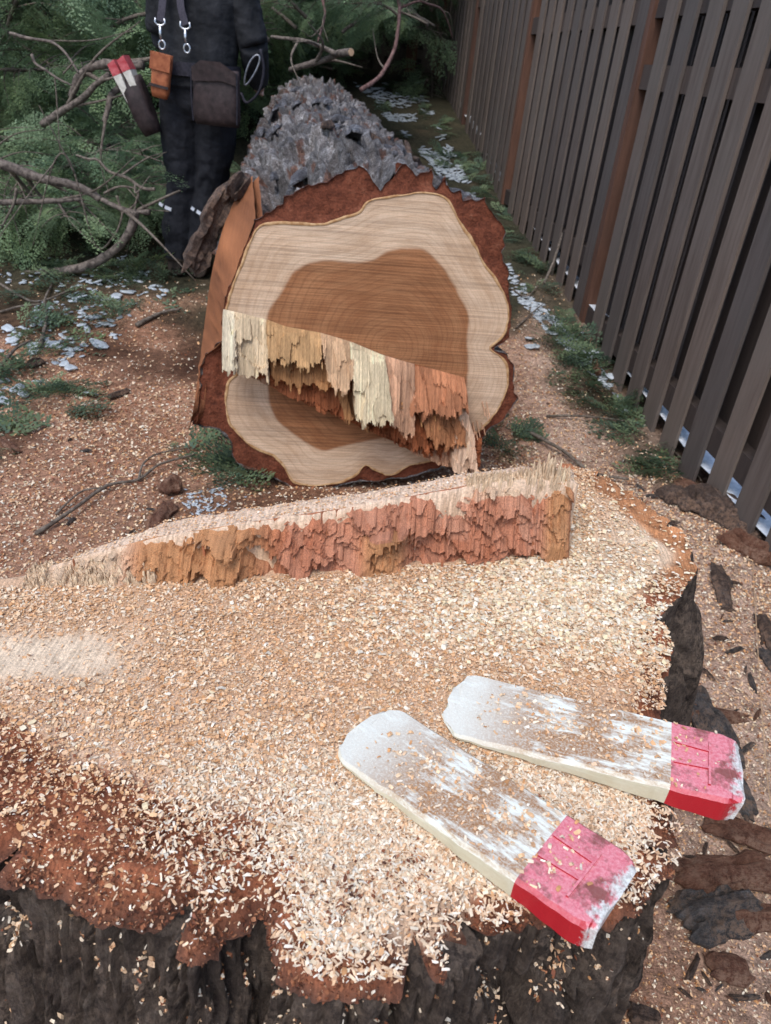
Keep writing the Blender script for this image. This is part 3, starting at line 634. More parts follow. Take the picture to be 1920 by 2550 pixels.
mcol = (.55 + .75 * PR[..., 3:4]) * (.65 + .6 * PR2[..., 3:4]) * np.array([1.0, 1.0, 1.0]); rust = ((PR2[..., 2:3] > .88) * 1.0); mcol = mcol * (1 - rust) + np.array([.9, .5, .35]) * .8 * rust; brn = sstep(.6, .75, fbm(P3(arc * 5, TS * 4), 2, 189))[..., None] * .6; mcol = mcol * (1 - brn) + mcol * np.array([.6, .45, .38]) * brn
th = th % (2 * math.pi); uu = ctr[0] + np.cos(TH) * Rr; vv = ctr[1] + np.sin(TH) * Rr
t_eff = TS + face_off(ctr[0] + np.cos(TH) * RB, ctr[1] + np.sin(TH) * RB) * np.exp(-TS / .1)
Pm = LO + uu[..., None] * FUu + vv[..., None] * FVv + t_eff[..., None] * AX
gg = gz(Pm[..., 0], Pm[..., 1]); Pm[..., 2] = np.maximum(Pm[..., 2], gg - .08)
mk('bark', Pm.reshape(-1, 3) - LB, grid_faces(len(ts), len(th), True), MAT['bark_mantle'], log, True, mcol.reshape(-1, 3))
endc = Pm[-1]; mk('far_end', np.vstack([endc, endc.mean(0)]) - LB, [[i, (i + 1) % len(th), len(th)] for i in range(len(th))], MAT['heart'], log)
# flat torn flank on the log's left side
E_ = [(410,770),(370,880),(330,990),(290,1090),(272,1160),(262,1310),(190,1390),(165,1450),(160,1560),(150,1650),(120,1690)]
O_ = [(398,585),(350,640),(285,770),(240,920),(215,1040),(196,1180),(180,1300),(168,1400),(156,1500),(136,1620),(119,1692)]
dp = [.34, .33, .31, .28, .25, .22, .17, .12, .07, .03, .01]
eu = face_uv(E_); Ep = face_pt(eu[:, 0], eu[:, 1]); Op = []
for (x, y), d_ in zip(crop(O_), dp): Op.append(atplane(x, y, LP0 + AX * d_, nf))
Ep = catmull(Ep, 6); Op = catmull(np.array(Op), 6); nq = 14
Q = np.array([Ep * (1 - t_) + Op * t_ for t_ in np.linspace(0, 1, nq)])
gr = fbm(P3(Q[..., 2] / .02, Q[..., 0] / .3, Q[..., 1] / .3), 4, 151); Q = Q - FUu * ((gr - .4) * .022 * np.sin(np.linspace(0, 1, nq) * math.pi)[:, None])[..., None]
cq = np.array([.40, .16, .07]) * gr[..., None] * 1.3 + np.array([.13, .05, .025]) * (1 - gr[..., None]); cq = cq * (.75 + .5 * vnoise(P3(Q[..., 2] / .15, Q[..., 1] / .1), 152))[..., None]
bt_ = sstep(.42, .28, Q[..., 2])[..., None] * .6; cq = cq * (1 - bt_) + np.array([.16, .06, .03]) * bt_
V = np.concatenate([Q.reshape(-1, 3), (Q + FUu * .02 + AX * .005).reshape(-1, 3)]); nP = Q.shape[1]
Fq = np.concatenate([grid_faces(nq, nP)[:, ::-1], grid_faces(nq, nP) + nq * nP])
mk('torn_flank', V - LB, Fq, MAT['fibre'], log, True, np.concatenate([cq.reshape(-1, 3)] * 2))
# splintered hinge wood sticking out of the end
uL = np.arange(torn_up[0, 0] + .002, torn_lo[-1, 0], .0026); tL = np.linspace(0, 1, 150)
gu, t = np.meshgrid(uL, tL, indexing='ij')
upv = np.interp(gu, np.append(torn_up[:, 0], torn_rt[1:, 0] + .001), np.append(torn_up[:, 1], torn_rt[1:, 1])); lov = np.interp(gu, torn_lo[:, 0], torn_lo[:, 1])
gv = upv + (lov - upv) * t; dv_ = upv - gv
# each broken slab of the hinge: its four corners on the end face (in the sketch's own units), how far it stands out at top and bottom, its colour
_k = [(300, 1200), (1300, 1200), (300, 1800), (1300, 1800), (800, 1500)]; _A = np.column_stack([face_uv(_k), np.ones(5)]); _X = np.linalg.lstsq(_A, np.array(_k, float), rcond=None)[0]
cxy = np.stack([gu, gv, np.ones_like(gu)], -1) @ _X; qx, qy = cxy[..., 0], cxy[..., 1]
c0 = np.array([.52, .26, .11]); cr = np.array([.36, .12, .05]); cw = np.array([.82, .70, .50]); cp = np.array([.66, .38, .235]); cy_ = np.array([.84, .69, .45])
SLABS = [((268,1155),(347,1172),(352,1345),(258,1372), .004, .10, cw), ((343,1170),(472,1203),(474,1405),(350,1392), .004, .085, cw * np.array([.97, .88, .80])), ((285,1320),(470,1380),(468,1490),(325,1450), .012, .035, cp * .8),
 ((468,1200),(697,1258),(692,1348),(478,1332), .003, .09, np.array([.60, .36, .17])), ((476,1345),(735,1372),(735,1470),(485,1428), .03, .065, c0), ((470,1430),(760,1480),(800,1600),(470,1510), .008, .035, cr * 1.1),
 ((688,1256),(838,1298),(806,1445),(716,1405), .006, .11, np.array([.68, .44, .26])), ((812,1310),(958,1345),(990,1565),(828,1548), .018, .135, cy_), ((945,1352),(1088,1392),(1085,1665),(985,1592), .01, .10, cp),
 ((1040,1376),(1314,1450),(1312,1548),(1068,1562), .004, .085, np.array([.52, .22, .11])), ((1100,1575),(1308,1540),(1320,1705),(1185,1702), .025, .08, np.array([.50, .22, .10])), ((1285,1530),(1348,1600),(1388,1855),(1262,1800), .03, .09, np.array([.76, .52, .36])),
 ((1080,1735),(1262,1755),(1300,1858),(1105,1815), .008, .035, cp * .85), ((740,1440),(840,1480),(900,1640),(790,1600), .02, .05, c0 * .9), ((985,1600),(1110,1600),(1190,1745),(1000,1720), .015, .04, cr * 1.2)]
guw = gu + .02 * vnoise(P3(gu / .03, 0), 220)
Lf = .004 + .022 * fbm(P3(gu / .02, gv / .012), 3, 230) + .012 * bn(guw / .012, 236, gv / .03); Lf = Lf * sstep(.02, .3, t); Cc = np.broadcast_to(cr * .9, gu.shape + (3,)).copy() * (.7 + .6 * bn(guw / .01, 237, gv / .02))[..., None]
for i_, (tl, tr_, br_, bl_, da, db, cc_) in enumerate(SLABS):
    a1_ = guw / .021 + i_ * 7.3; a2_ = guw / .0075 + i_ * 3.1; jy = 40 * (bn(a1_, 221) - .5) + 44 * (np.abs((a1_ % 1) - bn(a1_, 232)) - .3) * bn(a1_, 233) + 22 * (bn(a2_, 222) - .5) + 30 * (np.abs((a2_ % 1) - .5) - .25) + 22 * (vnoise(P3(gu / .04, i_), 223) - .5); jx = 10 * (bn(gv / .012, 224 + i_) - .5)
    f1_ = np.clip((qx - tl[0]) / (tr_[0] - tl[0]), 0, 1); yt = tl[1] + (tr_[1] - tl[1]) * f1_; f2_ = np.clip((qx - bl_[0]) / (br_[0] - bl_[0] + 1e-6), 0, 1); yb = bl_[1] + (br_[1] - bl_[1]) * f2_
    fr_ = (qy - yt) / (yb - yt + 1e-6); up9 = 14 if tl[1] < 1400 and da < .02 else 0; ins_ = inpoly(qx + jx * np.clip(fr_, 0, 1), qy + jy * np.clip(fr_, 0, 1), [(tl[0], tl[1] - up9), (tr_[0], tr_[1] - up9), br_, bl_])
    tilt_ = (vnoise(P3(i_, 3.5), 240) - .5) * .0004 * (qx - (tl[0] + tr_[0]) / 2)
    _, sdu, sdv, SR = voro((gu + .2 * gv) / .034, (gv + jy * .0004) / .06, 1.0, 250 + i_)
    h_ = da + (db - da) * np.clip(fr_, 0, 1) ** .75 + tilt_ + (.022 * (SR[..., 0] - .5) + .006 * sdu * (SR[..., 1] - .5)) * np.clip(fr_ * 3, 0, 1) + .0026 * bn(guw / .006, 227) + .0018 * bn(guw / .0028, 228)
    m_ = ins_ & (h_ > Lf); Lf = np.where(m_, h_, Lf); tone = (.72 + .42 * SR[..., 2]) * (.86 + .28 * bn(guw / .004 + i_, 241))
    Cc = np.where(m_[..., None], cc_ * tone[..., None] * (1 - .12 * (SR[..., 3:4] > .7)), Cc)
Lf = Lf * sstep(1.0, .97, t) * sstep(0, .015, t) + .003
V = face_pt(gu, gv) - AX * (Lf + face_off(gu, gv) * .6)[..., None] + np.array([0, 0, -1.0]) * (.10 * np.maximum(Lf, 0))[..., None]
u470 = face_uv([(470, 1300)])[0][0]
Cc = np.clip(Cc * (.75 + .42 * vnoise(P3(gu / .0035, gv / .06), 229))[..., None], 0, .88)
mk('torn_wood', V.reshape(-1, 3) - LB, grid_faces(len(uL), len(tL)), MAT['fibre_l'], log, False, Cc.reshape(-1, 3))
nb_ = 260
su_ = rng.uniform(torn_up[0, 0], torn_lo[-1, 0], nb_); tt_ = rng.uniform(.25, .98, nb_)
upb = np.interp(su_, torn_up[:, 0], torn_up[:, 1]); lob = np.interp(su_, torn_lo[:, 0], torn_lo[:, 1]); sv_ = upb + (lob - upb) * tt_
col_ = np.where((su_ < u470)[:, None], cw, np.where((su_ > .3)[:, None], cp, c0)) * rng.uniform(.6, 1.1, (nb_, 1))
V, F, C_ = fibre_prisms(face_pt(su_, sv_), FUu, FVv, -AX, rng.uniform(.02, .08, nb_) * np.where(tt_ > .55, .6, 1.0), rng.uniform(.002, .005, nb_), col_, lean=np.array([0, 0, -.3]))
setp(mk('splinters', V - LB, F, MAT['fibre_l'], log, False, C_), kind='stuff')

# bark plates lying on the log's back: each a flake of its own
def flake_mesh(name, L, Wd, T, seed, mat, nx=9, ny=6):
    r = np.random.default_rng(seed); u = np.linspace(-1, 1, nx); v = np.linspace(-1, 1, ny); U, Vv = np.meshgrid(u, v, indexing='ij')
    ed = 1 + .35 * (fbm(P3(U * 2 + seed, Vv * 2), 2, seed) - .5); x = U * L / 2 * ed; y = Vv * Wd / 2 * (1 - .35 * np.abs(U) ** 2) * (1 + .6 * (fbm(P3(U * 2, seed * 1.7), 2, seed + 3) - .5)[...])
    z = T * (1 - np.maximum(np.abs(U), np.abs(Vv)) ** 4) * (.7 + .6 * fbm(P3(x / .02, y / .02, seed), 3, seed + 5)) + .12 * L * (U ** 2 - .3) * r.uniform(-.3, .5)
    zb = z - T * (.35 + .5 * (1 - np.maximum(np.abs(U), np.abs(Vv)) ** 2))
    V = np.concatenate([P3(x, y, z).reshape(-1, 3), P3(x, y, zb).reshape(-1, 3)]); n = nx * ny; F = grid_faces(nx, ny); F = F.tolist() + (F[:, ::-1] + n).tolist()
    rim = [i * ny for i in range(nx)] + [(nx - 1) * ny + j for j in range(1, ny)] + [i * ny + ny - 1 for i in range(nx - 2, -1, -1)] + [j for j in range(ny - 2, 0, -1)]
    F += [[rim[i], rim[(i + 1) % len(rim)], rim[(i + 1) % len(rim)] + n, rim[i] + n] for i in range(len(rim))]
    o = mk(name, V, F, mat); bm = bmesh.new(); bm.from_mesh(o.data); bmesh.ops.recalc_face_normals(bm, faces=bm.faces); bm.to_mesh(o.data); bm.free(); return o
protos = [flake_mesh('bark_plate', .11 + .02 * i, .055 + .006 * (i % 3), .022, 300 + i, MAT['bark_grey'] if i % 4 else MAT['bark_chunk']) for i in range(6)]
fr = random.Random(11); nth = len(th); cnt = 0
for k_ in range(70):
    ti = fr.randrange(12, len(ts) - 2); tj = fr.randrange(40, 440)
    p_ = Pm[ti, tj]; n1_ = Pm[min(ti + 3, len(ts) - 1), tj] - p_; nr = np.cos(th[tj]) * FUu + np.sin(th[tj]) * FVv
    if ts[ti] < .09: continue
    src = protos[cnt % 6]; o = src if cnt < 6 else src.copy()
    if cnt >= 6: col.objects.link(o)
    cnt += 1
    zax = Vector(nr); xax = (Vector(AX) - zax * Vector(AX).dot(zax)).normalized(); yax = zax.cross(xax)
    Rm = Matrix((xax, yax, zax)).transposed().to_4x4() @ Matrix.Rotation(fr.gauss(0, .5), 4, 'Z') @ Matrix.Rotation(fr.gauss(0, .16), 4, 'X') @ Matrix.Rotation(fr.gauss(.05, .16), 4, 'Y')
    cnr = LO + AX * ts[ti] + np.cos(th[tj]) * FUu * (Rc[ti, tj] - .006) + np.sin(th[tj]) * FVv * (Rc[ti, tj] - .006) if ts[ti] > .5 else p_ + nr * .004
    cnr = p_ + nr * .002; o.parent = log; o.matrix_local = Matrix.Translation(Vector(cnr - LB)) @ Rm @ Matrix.Diagonal((fr.uniform(.5, 1.2), fr.uniform(.4, 1.0), .8, 1))

# ================================================================== WEDGES
def wedge_mat():
    m = NT('wedge_plastic_white', .45, .4); co = m.coord(); sx = m.n('SeparateXYZ'); m.l(co, sx.inputs[0])
    st = m.noise(m.coord((12, 70, 70)), 1.0, 6, .7); sp = m.noise(co, 420, 4, .7); bg_ = m.noise(co, 22, 4)
    mid = m.ramp(sx.outputs['X'], [(.02, .25), (.10, 1.0), (.20, 1.0), (.28, .55)])
    k_ = m.math('MULTIPLY', m.ramp(m.math('ADD', m.math('MULTIPLY', st, .7), m.math('MULTIPLY', bg_, .3)), [(.41, 0.0), (.50, 1.0)]), mid)
    k_ = m.math('MULTIPLY', k_, m.ramp(sp, [(.3, .4), (.55, 1.0)]))
    c = m.mix(k_, (.73, .76, .69), (.33, .175, .08)); c = m.mix(m.ramp(sp, [(.66, 0.0), (.74, .35)]), c, (.28, .17, .1))
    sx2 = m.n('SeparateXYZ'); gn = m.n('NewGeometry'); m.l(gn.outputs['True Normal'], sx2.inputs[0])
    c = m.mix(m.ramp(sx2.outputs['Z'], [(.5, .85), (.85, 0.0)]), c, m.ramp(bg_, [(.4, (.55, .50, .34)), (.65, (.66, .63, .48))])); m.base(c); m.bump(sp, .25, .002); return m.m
def wedge_red():
    m = NT('wedge_plastic_red', .45, .4); co = m.coord(); sx = m.n('SeparateXYZ'); m.l(co, sx.inputs[0])
    sp = m.noise(co, 380, 4, .7); bg_ = m.noise(co, 30, 5, .7); ch = m.noise(co, 70, 4, .7)
    gn = m.n('NewGeometry'); nz = m.n('SeparateXYZ'); m.l(gn.outputs['True Normal'], nz.inputs[0])
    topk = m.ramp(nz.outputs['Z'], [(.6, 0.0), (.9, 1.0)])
    c = m.mix(topk, (.40, .012, .02), m.ramp(sp, [(.3, (.58, .11, .15)), (.65, (.72, .30, .33))]))        # paler pink on the faces that point up
    dirt = m.math('MULTIPLY', topk, m.ramp(bg_, [(.51, 0.0), (.62, .8)])); c = m.mix(dirt, c, (.14, .05, .03))
    endk = m.ramp(m.math('ADD', sx.outputs['X'], m.math('MULTIPLY', m.math('SUBTRACT', ch, .5), .045)), [(.283, 0.0), (.286, 1.0)])
    c = m.mix(endk, c, m.ramp(sp, [(.35, (.38, .36, .33)), (.6, (.68, .70, .68))])); m.base(c); m.bump(sp, .3, .002); return m.m
MAT['wwhite'] = wedge_mat(); MAT['wred'] = wedge_red()
WL = .29
def wedge_loft(x0, x1, n, end_cap0, end_cap1, seed):
    r = np.random.default_rng(seed); xs_ = np.linspace(x0, x1, n); V = []; F = []
    for x in xs_:
        t_ = x / WL; hw = .0475 - .004 * t_
        cr_ = np.clip(1 - x / .022, 0, 1); hw = hw - .028 * cr_ ** 2            # rounded tip
        ce = np.clip((x - (WL - .018)) / .018, 0, 1); hw = hw - .008 * ce ** 1.5
        T = .005 + .029 * t_; b = min(.0035, T * .35); T = T - .004 * ce ** 2
        j = (fbm(P3(x * 60, 1.0), 3, seed) - .5) * .003
        sec = [(-hw + j, b), (-hw + b + j, 0), (hw - b, 0), (hw, b), (hw, T - b), (hw - b, T), (hw * .5, T + .0004), (0, T + .0006), (-hw * .5, T + .0004), (-hw + b + j, T), (-hw + j, T - b)]
        V += [(x, y_, z_) for y_, z_ in sec]
    k_ = 11; F = grid_faces(n, k_, True).tolist()
    if end_cap0: F.append(list(range(k_))[::-1])
    if end_cap1: F.append(list(range((n - 1) * k_, n * k_)))
    V = np.array(V)
    if end_cap1:
        m_ = V[:, 0] > WL - .012; V[m_] += (r.uniform(-1, 1, (m_.sum(), 3)) * np.array([.0022, .0015, .0012]))
    if end_cap0:
        m_ = V[:, 0] < .012; V[m_] += (r.uniform(-1, 1, (m_.sum(), 3)) * np.array([.003, .002, .0005]))
    bm = bmesh.new(); vs = [bm.verts.new(v_) for v_ in V]
    for f_ in F: bm.faces.new([vs[i] for i in f_])
    bmesh.ops.recalc_face_normals(bm, faces=bm.faces); me = bpy.data.meshes.new('w'); bm.to_mesh(me); bm.free(); return me
def wedge(name, label, tipm, endm, seed, redx, z0):
    tipm = np.array(tipm); endm = np.array(endm); d_ = endm - tipm; yaw = math.atan2(d_[1], d_[0])
    w_ = empty(name, (tipm[0], tipm[1], z0)); w_.rotation_euler = (0, 0, yaw); k_ = float(np.linalg.norm(d_)) / WL * 1.01; w_.scale = (k_, k_ * 1.03, 1.0); setp(w_, label, 'wedge', 'felling wedges lying on the stump')
    for nm, x0, x1, n, c0_, c1_, mt in (('blade', 0, redx, 40, True, False, MAT['wwhite']), ('red_head', redx, WL, 24, False, True, MAT['wred'])):
        me = wedge_loft(x0, x1, n, c0_, c1_, seed); me.name = nm; me.materials.append(mt); o = bpy.data.objects.new(nm, me); col.objects.link(o); o.parent = w_
        if nm == 'red_head': head = o
    for (xa, ya, xb, yb) in ((redx + .002, -.012, WL - .03, -.010), (redx + .002, .014, WL - .03, .012), (WL - .031, -.030, WL - .029, .024)):
        za = .005 + .029 * (xa + xb) / 2 / WL + .001; L_ = math.hypot(xb - xa, yb - ya); m = MB()
        m.box((0, 0, 0), (L_, .0022, .0026)); o = m.build('moulded_rib', MAT['wred'], head); o.location = ((xa + xb) / 2, (ya + yb) / 2, za); o.rotation_euler = (0, -math.atan(.029 / WL) if abs(xb - xa) > .01 else 0, math.atan2(yb - ya, xb - xa))
    return w_
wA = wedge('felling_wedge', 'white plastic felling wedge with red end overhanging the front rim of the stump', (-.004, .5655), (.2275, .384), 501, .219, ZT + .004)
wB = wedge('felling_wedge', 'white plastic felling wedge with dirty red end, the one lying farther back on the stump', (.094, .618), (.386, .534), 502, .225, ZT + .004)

# ================================================================== SAWDUST AND CHIPS
def chips(P, L, Wd, C, tilt, N=None):
    n = len(P); yaw = rng.uniform(0, 2 * math.pi, n); e1 = np.stack([np.cos(yaw), np.sin(yaw), rng.normal(0, 1, n) * tilt], -1)
    e2 = np.stack([-np.sin(yaw), np.cos(yaw), rng.normal(0, 1, n) * tilt], -1); e3 = np.cross(e1, e2); bend = rng.normal(0, .18, n) * L
    V = np.zeros((n, 6, 3)); k_ = 0
    for a_ in (-1, 0, 1):
        for b_ in (-1, 1):
            w_ = Wd * (rng.uniform(.55, 1.0, n) if a_ else 1.0)
            V[:, k_] = P + e1 * (a_ * L / 2 * rng.uniform(.8, 1.1, n))[:, None] + e2 * (b_ * w_ / 2)[:, None] + (e3 * bend[:, None] if a_ == 0 else 0); k_ += 1
    F = np.array([(0, 2, 3, 1), (2, 4, 5, 3)])[None] + (np.arange(n) * 6)[:, None, None]
    return V.reshape(-1, 3), F.reshape(-1, 4), np.repeat(C, 6, 0)
PAL = {'rust': np.array([(.20,.07,.035),(.14,.05,.028),(.28,.11,.055),(.10,.045,.03),(.33,.15,.08)]),
       'orange': np.array([(.64,.37,.19),(.72,.45,.25),(.56,.29,.13),(.78,.57,.37),(.68,.40,.22),(.74,.48,.29),(.80,.65,.48)]),
       'cream': np.array([(.78,.68,.50),(.80,.72,.58),(.74,.58,.40),(.80,.66,.42),(.70,.50,.32)]),
       'front': np.array([(.80,.65,.48),(.76,.57,.39),(.83,.75,.62),(.66,.42,.25),(.82,.70,.53),(.74,.52,.34)]),
       'brown': np.array([(.30,.12,.06),(.22,.08,.04),(.36,.16,.08),(.26,.10,.06)])}
def pick(name, n): return PAL[name][rng.integers(0, len(PAL[name]), n)] * rng.uniform(.82, 1.12, (n, 1))
NC = 380000
x = rng.uniform(-.56, .51, NC); y = rng.uniform(.29, 1.24, NC)
keep = inpoly(x, y, SMALL); x, y = x[keep], y[keep]; z = top_z(x, y); px, py = proj(np.column_stack([x, y, z])); n = len(x)
de = polydist(x, y, SMALL[::2]); u = rng.uniform(0, 1, n); pn = fbm(P3(x * 14, y * 14), 3, 401)
dwl = y - wl(x); onfloor = (dwl < .004) | (x > .285); ledge_ = (dwl > .04) & (dwl < .082) & (x < .28)
zoneF = sstep(1780, 2000, py + 160 * (pn - .5)) * sstep(250, 620, px + .4 * (py - 2000))        # pale slivers in front
zoneB = np.clip(np.exp(-((px - 1430) / 230) ** 2 - ((py - 1470) / 130) ** 2) + .5 * np.exp(-((px - 1250) / 330) ** 2 - ((py - 1530) / 90) ** 2) + .3 * sstep(1450, 1550, px) * sstep(1700, 1600, py), 0, 1)
zoneR = sstep(.14, .06, x * .0 + de) * sstep(-.02, -.10, x) * sstep(.62, .52, y)                # red bark rim at the left of the front
bare = np.clip(1.3 * np.exp(-((px - 80) / 260.) ** 4 - ((py - 1635) / 62.) ** 4), 0, 1)
dens_ = .55 + .3 * pn + .5 * zoneF + .15 * zoneB; dens_ *= (1 - .95 * bare) * (1 - .60 * zoneR * (1 - .3 * pn)); dens_ = np.where(onfloor, dens_, np.where(ledge_, .14, 0))
dens_ *= np.where((de < .05) & (pn < .47) & (py < 2150), .5, 1)
dens_ *= np.where((px > 1480) & (py < 1440), .30, 1) * np.where((px > 1480) & (de < .05) & (py < 1500), .35, 1); dens_ *= 1 - .75 * sstep(.035, .012, de + .02 * (pn - .5)) * (py > 1900)
keep = u < dens_ * .9
x, y, z, zF, zB, zR, pn, de, ldg = [a_[keep] for a_ in (x, y, z, zoneF, zoneB, zoneR, pn, de, ledge_)]; n = len(x); u = rng.uniform(0, 1, n)
cls = np.zeros(n, int); cls[u < zF * .85 + .05] = 2; cls[(rng.uniform(0, 1, n) < zB * .5 + .012)] = 1; cls[(rng.uniform(0, 1, n) < zR * .5)] = 3
L = rng.uniform(.0011, .0026, n) + .0055 * rng.uniform(0, 1, n) ** 6; Wd = L * rng.uniform(.3, .75, n); C_ = pick('orange', n)
for k_, nm, lo, hi, wr_ in ((1, 'cream', .002, .0095, (.35, .8)), (2, 'front', .002, .0080, (.2, .42)), (3, 'brown', .0015, .0045, (.2, .6))):
    m_ = cls == k_; L[m_] = rng.uniform(lo, hi, m_.sum()); Wd[m_] = L[m_] * rng.uniform(*wr_, m_.sum()); C_[m_] = pick(nm, m_.sum())
m_ = ldg; L[m_] = rng.uniform(.0015, .004, m_.sum()); Wd[m_] = L[m_] * .7
zz = z + rng.uniform(.0005, .0026, n) + .003 * (pn - .3) * (cls != 3)
V, F, Cv = chips(np.column_stack([x, y, zz]), L, Wd, C_, .15)
setp(mk('sawdust', V, F, MAT['chip'], None, False, Cv), 'loose orange and cream wood chips strewn over the stump top', 'sawdust', kind='stuff')
# chips caught on the front bark and in its furrows
me_rows = np.array(rows); fidx = np.where((OUTS[:, 1] < .72))[0]
r_i = rng.integers(2, len(rows) - 2, 60000); r_i = np.minimum(r_i, rng.integers(2, len(rows) - 2, 60000)); c_i = fidx[rng.integers(0, len(fidx), 60000)]
A_ = me_rows[r_i, c_i]; B_ = me_rows[r_i + 2, c_i]; sl = np.hypot(*(B_ - A_)[:, :2].T) / (np.abs(A_[:, 2] - B_[:, 2]) + 1e-6)
outw = ((B_ - A_)[:, :2] * nrm[c_i]).sum(1) > 0; pk_ = outw & (sl > .45) & (rng.uniform(0, 1, 60000) < .45 + .6 * (fbm(A_ * 9, 3, 405) - .4))
P = A_[pk_] + np.column_stack([nrm[c_i[pk_]] * .002, np.full(pk_.sum(), .002)]); n = len(P)
L = rng.uniform(.002, .0065, n); C_ = np.where(rng.uniform(0, 1, (n, 1)) < .55, pick('front', n), np.where(rng.uniform(0, 1, (n, 1)) < .5, pick('brown', n), pick('orange', n)))
V, F, Cv = chips(P, L, L * rng.uniform(.3, .6, n), C_ * .9, .6)
setp(mk('sawdust', V, F, MAT['chip'], None, False, Cv), 'wood dust caught in the furrows of the stump bark', 'sawdust', kind='stuff')
# red-brown bark crumbs along the front rim
NR = 26000; ii = rng.integers(0, NB, NR); off = -rng.exponential(.030, NR) + .004; P2 = TOPB[ii] - nrm[ii] * (-off)[:, None]; P2 = P2 + rng.normal(0, .004, (NR, 2))
kp = (P2[:, 1] < .66) & inpoly(P2[:, 0], P2[:, 1], SMALL); P2 = P2[kp]; dR2 = polydist(P2[:, 0], P2[:, 1], SMALL); n = len(P2)
_lump = fbm(P3(P2[:, 0] * 18, P2[:, 1] * 18), 3, 94); _z = top_z(P2[:, 0], P2[:, 1]) + .014 * (_lump - .6) - sstep(.045, 0, dR2) ** 2 * (.012 + .045 * _lump * vnoise(P3(P2[:, 0] * 22, P2[:, 1] * 22), 97)) + rng.uniform(-.002, .005, n)
L = rng.uniform(.0012, .0045, n); C_ = np.where(rng.uniform(0, 1, (n, 1)) < .88, PAL['rust'][rng.integers(0, 5, n)], pick('front', n)); V, F, Cv = chips(np.column_stack([P2, _z]), L, L * rng.uniform(.3, .8, n), C_, .5)
setp(mk('sawdust', V, F, MAT['chip'], None, False, Cv), 'rusty bark crumbs along the front rim of the stump', 'sawdust', kind='stuff')
# crumbs on the wedges
for w_, nm in ((wA, 'front'), (wB, 'rear')):
    n = 420; lx = rng.beta(2.2, 2.2, n) * .26 + .015; ly = rng.normal(0, .022, n).clip(-.04, .04); lz = .005 + .029 * lx / WL + .0015
    M_ = np.array(Matrix.Translation(w_.location) @ w_.rotation_euler.to_matrix().to_4x4() @ Matrix.Diagonal((w_.scale[0], w_.scale[1], 1, 1))); P = np.column_stack([lx, ly, lz, np.ones(n)]) @ M_.T
    L = rng.uniform(.0015, .007, n); V, F, Cv = chips(P[:, :3], L, L * rng.uniform(.3, .7, n), np.where(rng.uniform(0, 1, (n, 1)) < .6, pick('orange', n), pick('front', n)), .12)
    setp(mk('sawdust', V, F, MAT['chip'], None, False, Cv), 'sawdust crumbs on the %s felling wedge' % nm, 'sawdust', kind='stuff')
# chips over the ground
NG = 260000
x = rng.uniform(-2.6, 1.5, NG); y = .35 + 4.4 * rng.uniform(0, 1, NG) ** 1.35
sw = ground_col(x, y); dcam = np.hypot(x, y); keep = (rng.uniform(0, 1, NG) < (.10 + .9 * sw + .5 * (x > .45) * (y < 2.6)) * np.clip(1.5 / dcam, .25, 1)) & (x * FN[0] + y * FN[1] < FD - .01) & ~inpoly(x, y, OUTS[::8])
x, y = x[keep], y[keep]; n = len(x); z = gz(x, y) + rng.uniform(.001, .006, n)
L = rng.uniform(.003, .009, n) * np.clip(np.hypot(x, y) / 1.6, .8, 1.6); u = rng.uniform(0, 1, (n, 1)); rt_ = sstep(.2, .7, x)[:, None]
C_ = np.where(u < .40 + .15 * rt_, pick('orange', n), np.where(u < .72 + .1 * rt_, pick('front', n), np.where(u < .80 + .08 * rt_, pick('cream', n), pick('brown', n))))
V, F, Cv = chips(np.column_stack([x, y, z]), L, L * rng.uniform(.3, .7, n), C_ * .95, .3)
setp(mk('sawdust', V, F, MAT['chip'], None, False, Cv), 'sawdust and wood chips scattered over the ground round the stump', 'sawdust', kind='stuff')

# ================================================================== PERSON
PO = np.array([-1.17, 4.17, float(gz(-1.17, 4.17))])
def ell_loft(secs, ns=20):
    a_ = np.linspace(0, 2 * math.pi, ns, endpoint=False); V = []
    for (cx_, cy_, z_, rx, ry) in secs: V.append(np.column_stack([cx_ + rx * np.cos(a_), cy_ + ry * np.sin(a_), np.full(ns, z_)]))
    F = grid_faces(len(secs), ns, True).tolist() + [list(range(ns))[::-1], list(range((len(secs) - 1) * ns, len(secs) * ns))]; return np.concatenate(V), F
mb = MB()
def limb(pts, rad, ns=14): P = catmull(np.array(pts), 6); R = np.interp(np.linspace(0, len(pts) - 1, len(P)), range(len(pts)), rad); mb.add(*tube(P, R, ns))
mb.add(*ell_loft([(.03,0,.78,.10,.10),(.03,0,.84,.185,.135),(.03,0,.93,.20,.145),(.04,0,1.02,.195,.135),(.05,.005,1.14,.20,.13),(.06,.01,1.26,.215,.135),(.065,.015,1.36,.225,.13),(.065,.02,1.44,.20,.11),(.065,.03,1.49,.11,.08),(.065,.035,1.54,.06,.062)]))
mb.add(*ell_loft([(.065,.04,1.52,.055,.058),(.065,.05,1.57,.062,.075),(.065,.055,1.62,.072,.092),(.065,.055,1.68,.077,.098),(.065,.05,1.73,.072,.09),(.065,.045,1.77,.045,.06),(.065,.045,1.785,.01,.02)]))
limb([(.065,.14,1.655),(.065,.165,1.63),(.065,.145,1.615)], [.006,.014,.008], 8)                 # nose
for sx_ in (-1, 1): limb([(.065 + sx_ * .076,.045,1.67),(.065 + sx_ * .084,.04,1.645),(.065 + sx_ * .076,.045,1.615)], [.008,.016,.006], 8)
limb([(-.055,0,.88),(-.07,.01,.68),(-.08,.02,.48),(-.105,-.005,.28),(-.12,-.01,.09)], [.125,.118,.095,.092,.082])
limb([(.125,0,.88),(.115,.015,.68),(.075,.03,.48),(.03,.01,.28),(-.0,0,.09)], [.125,.115,.09,.088,.08])
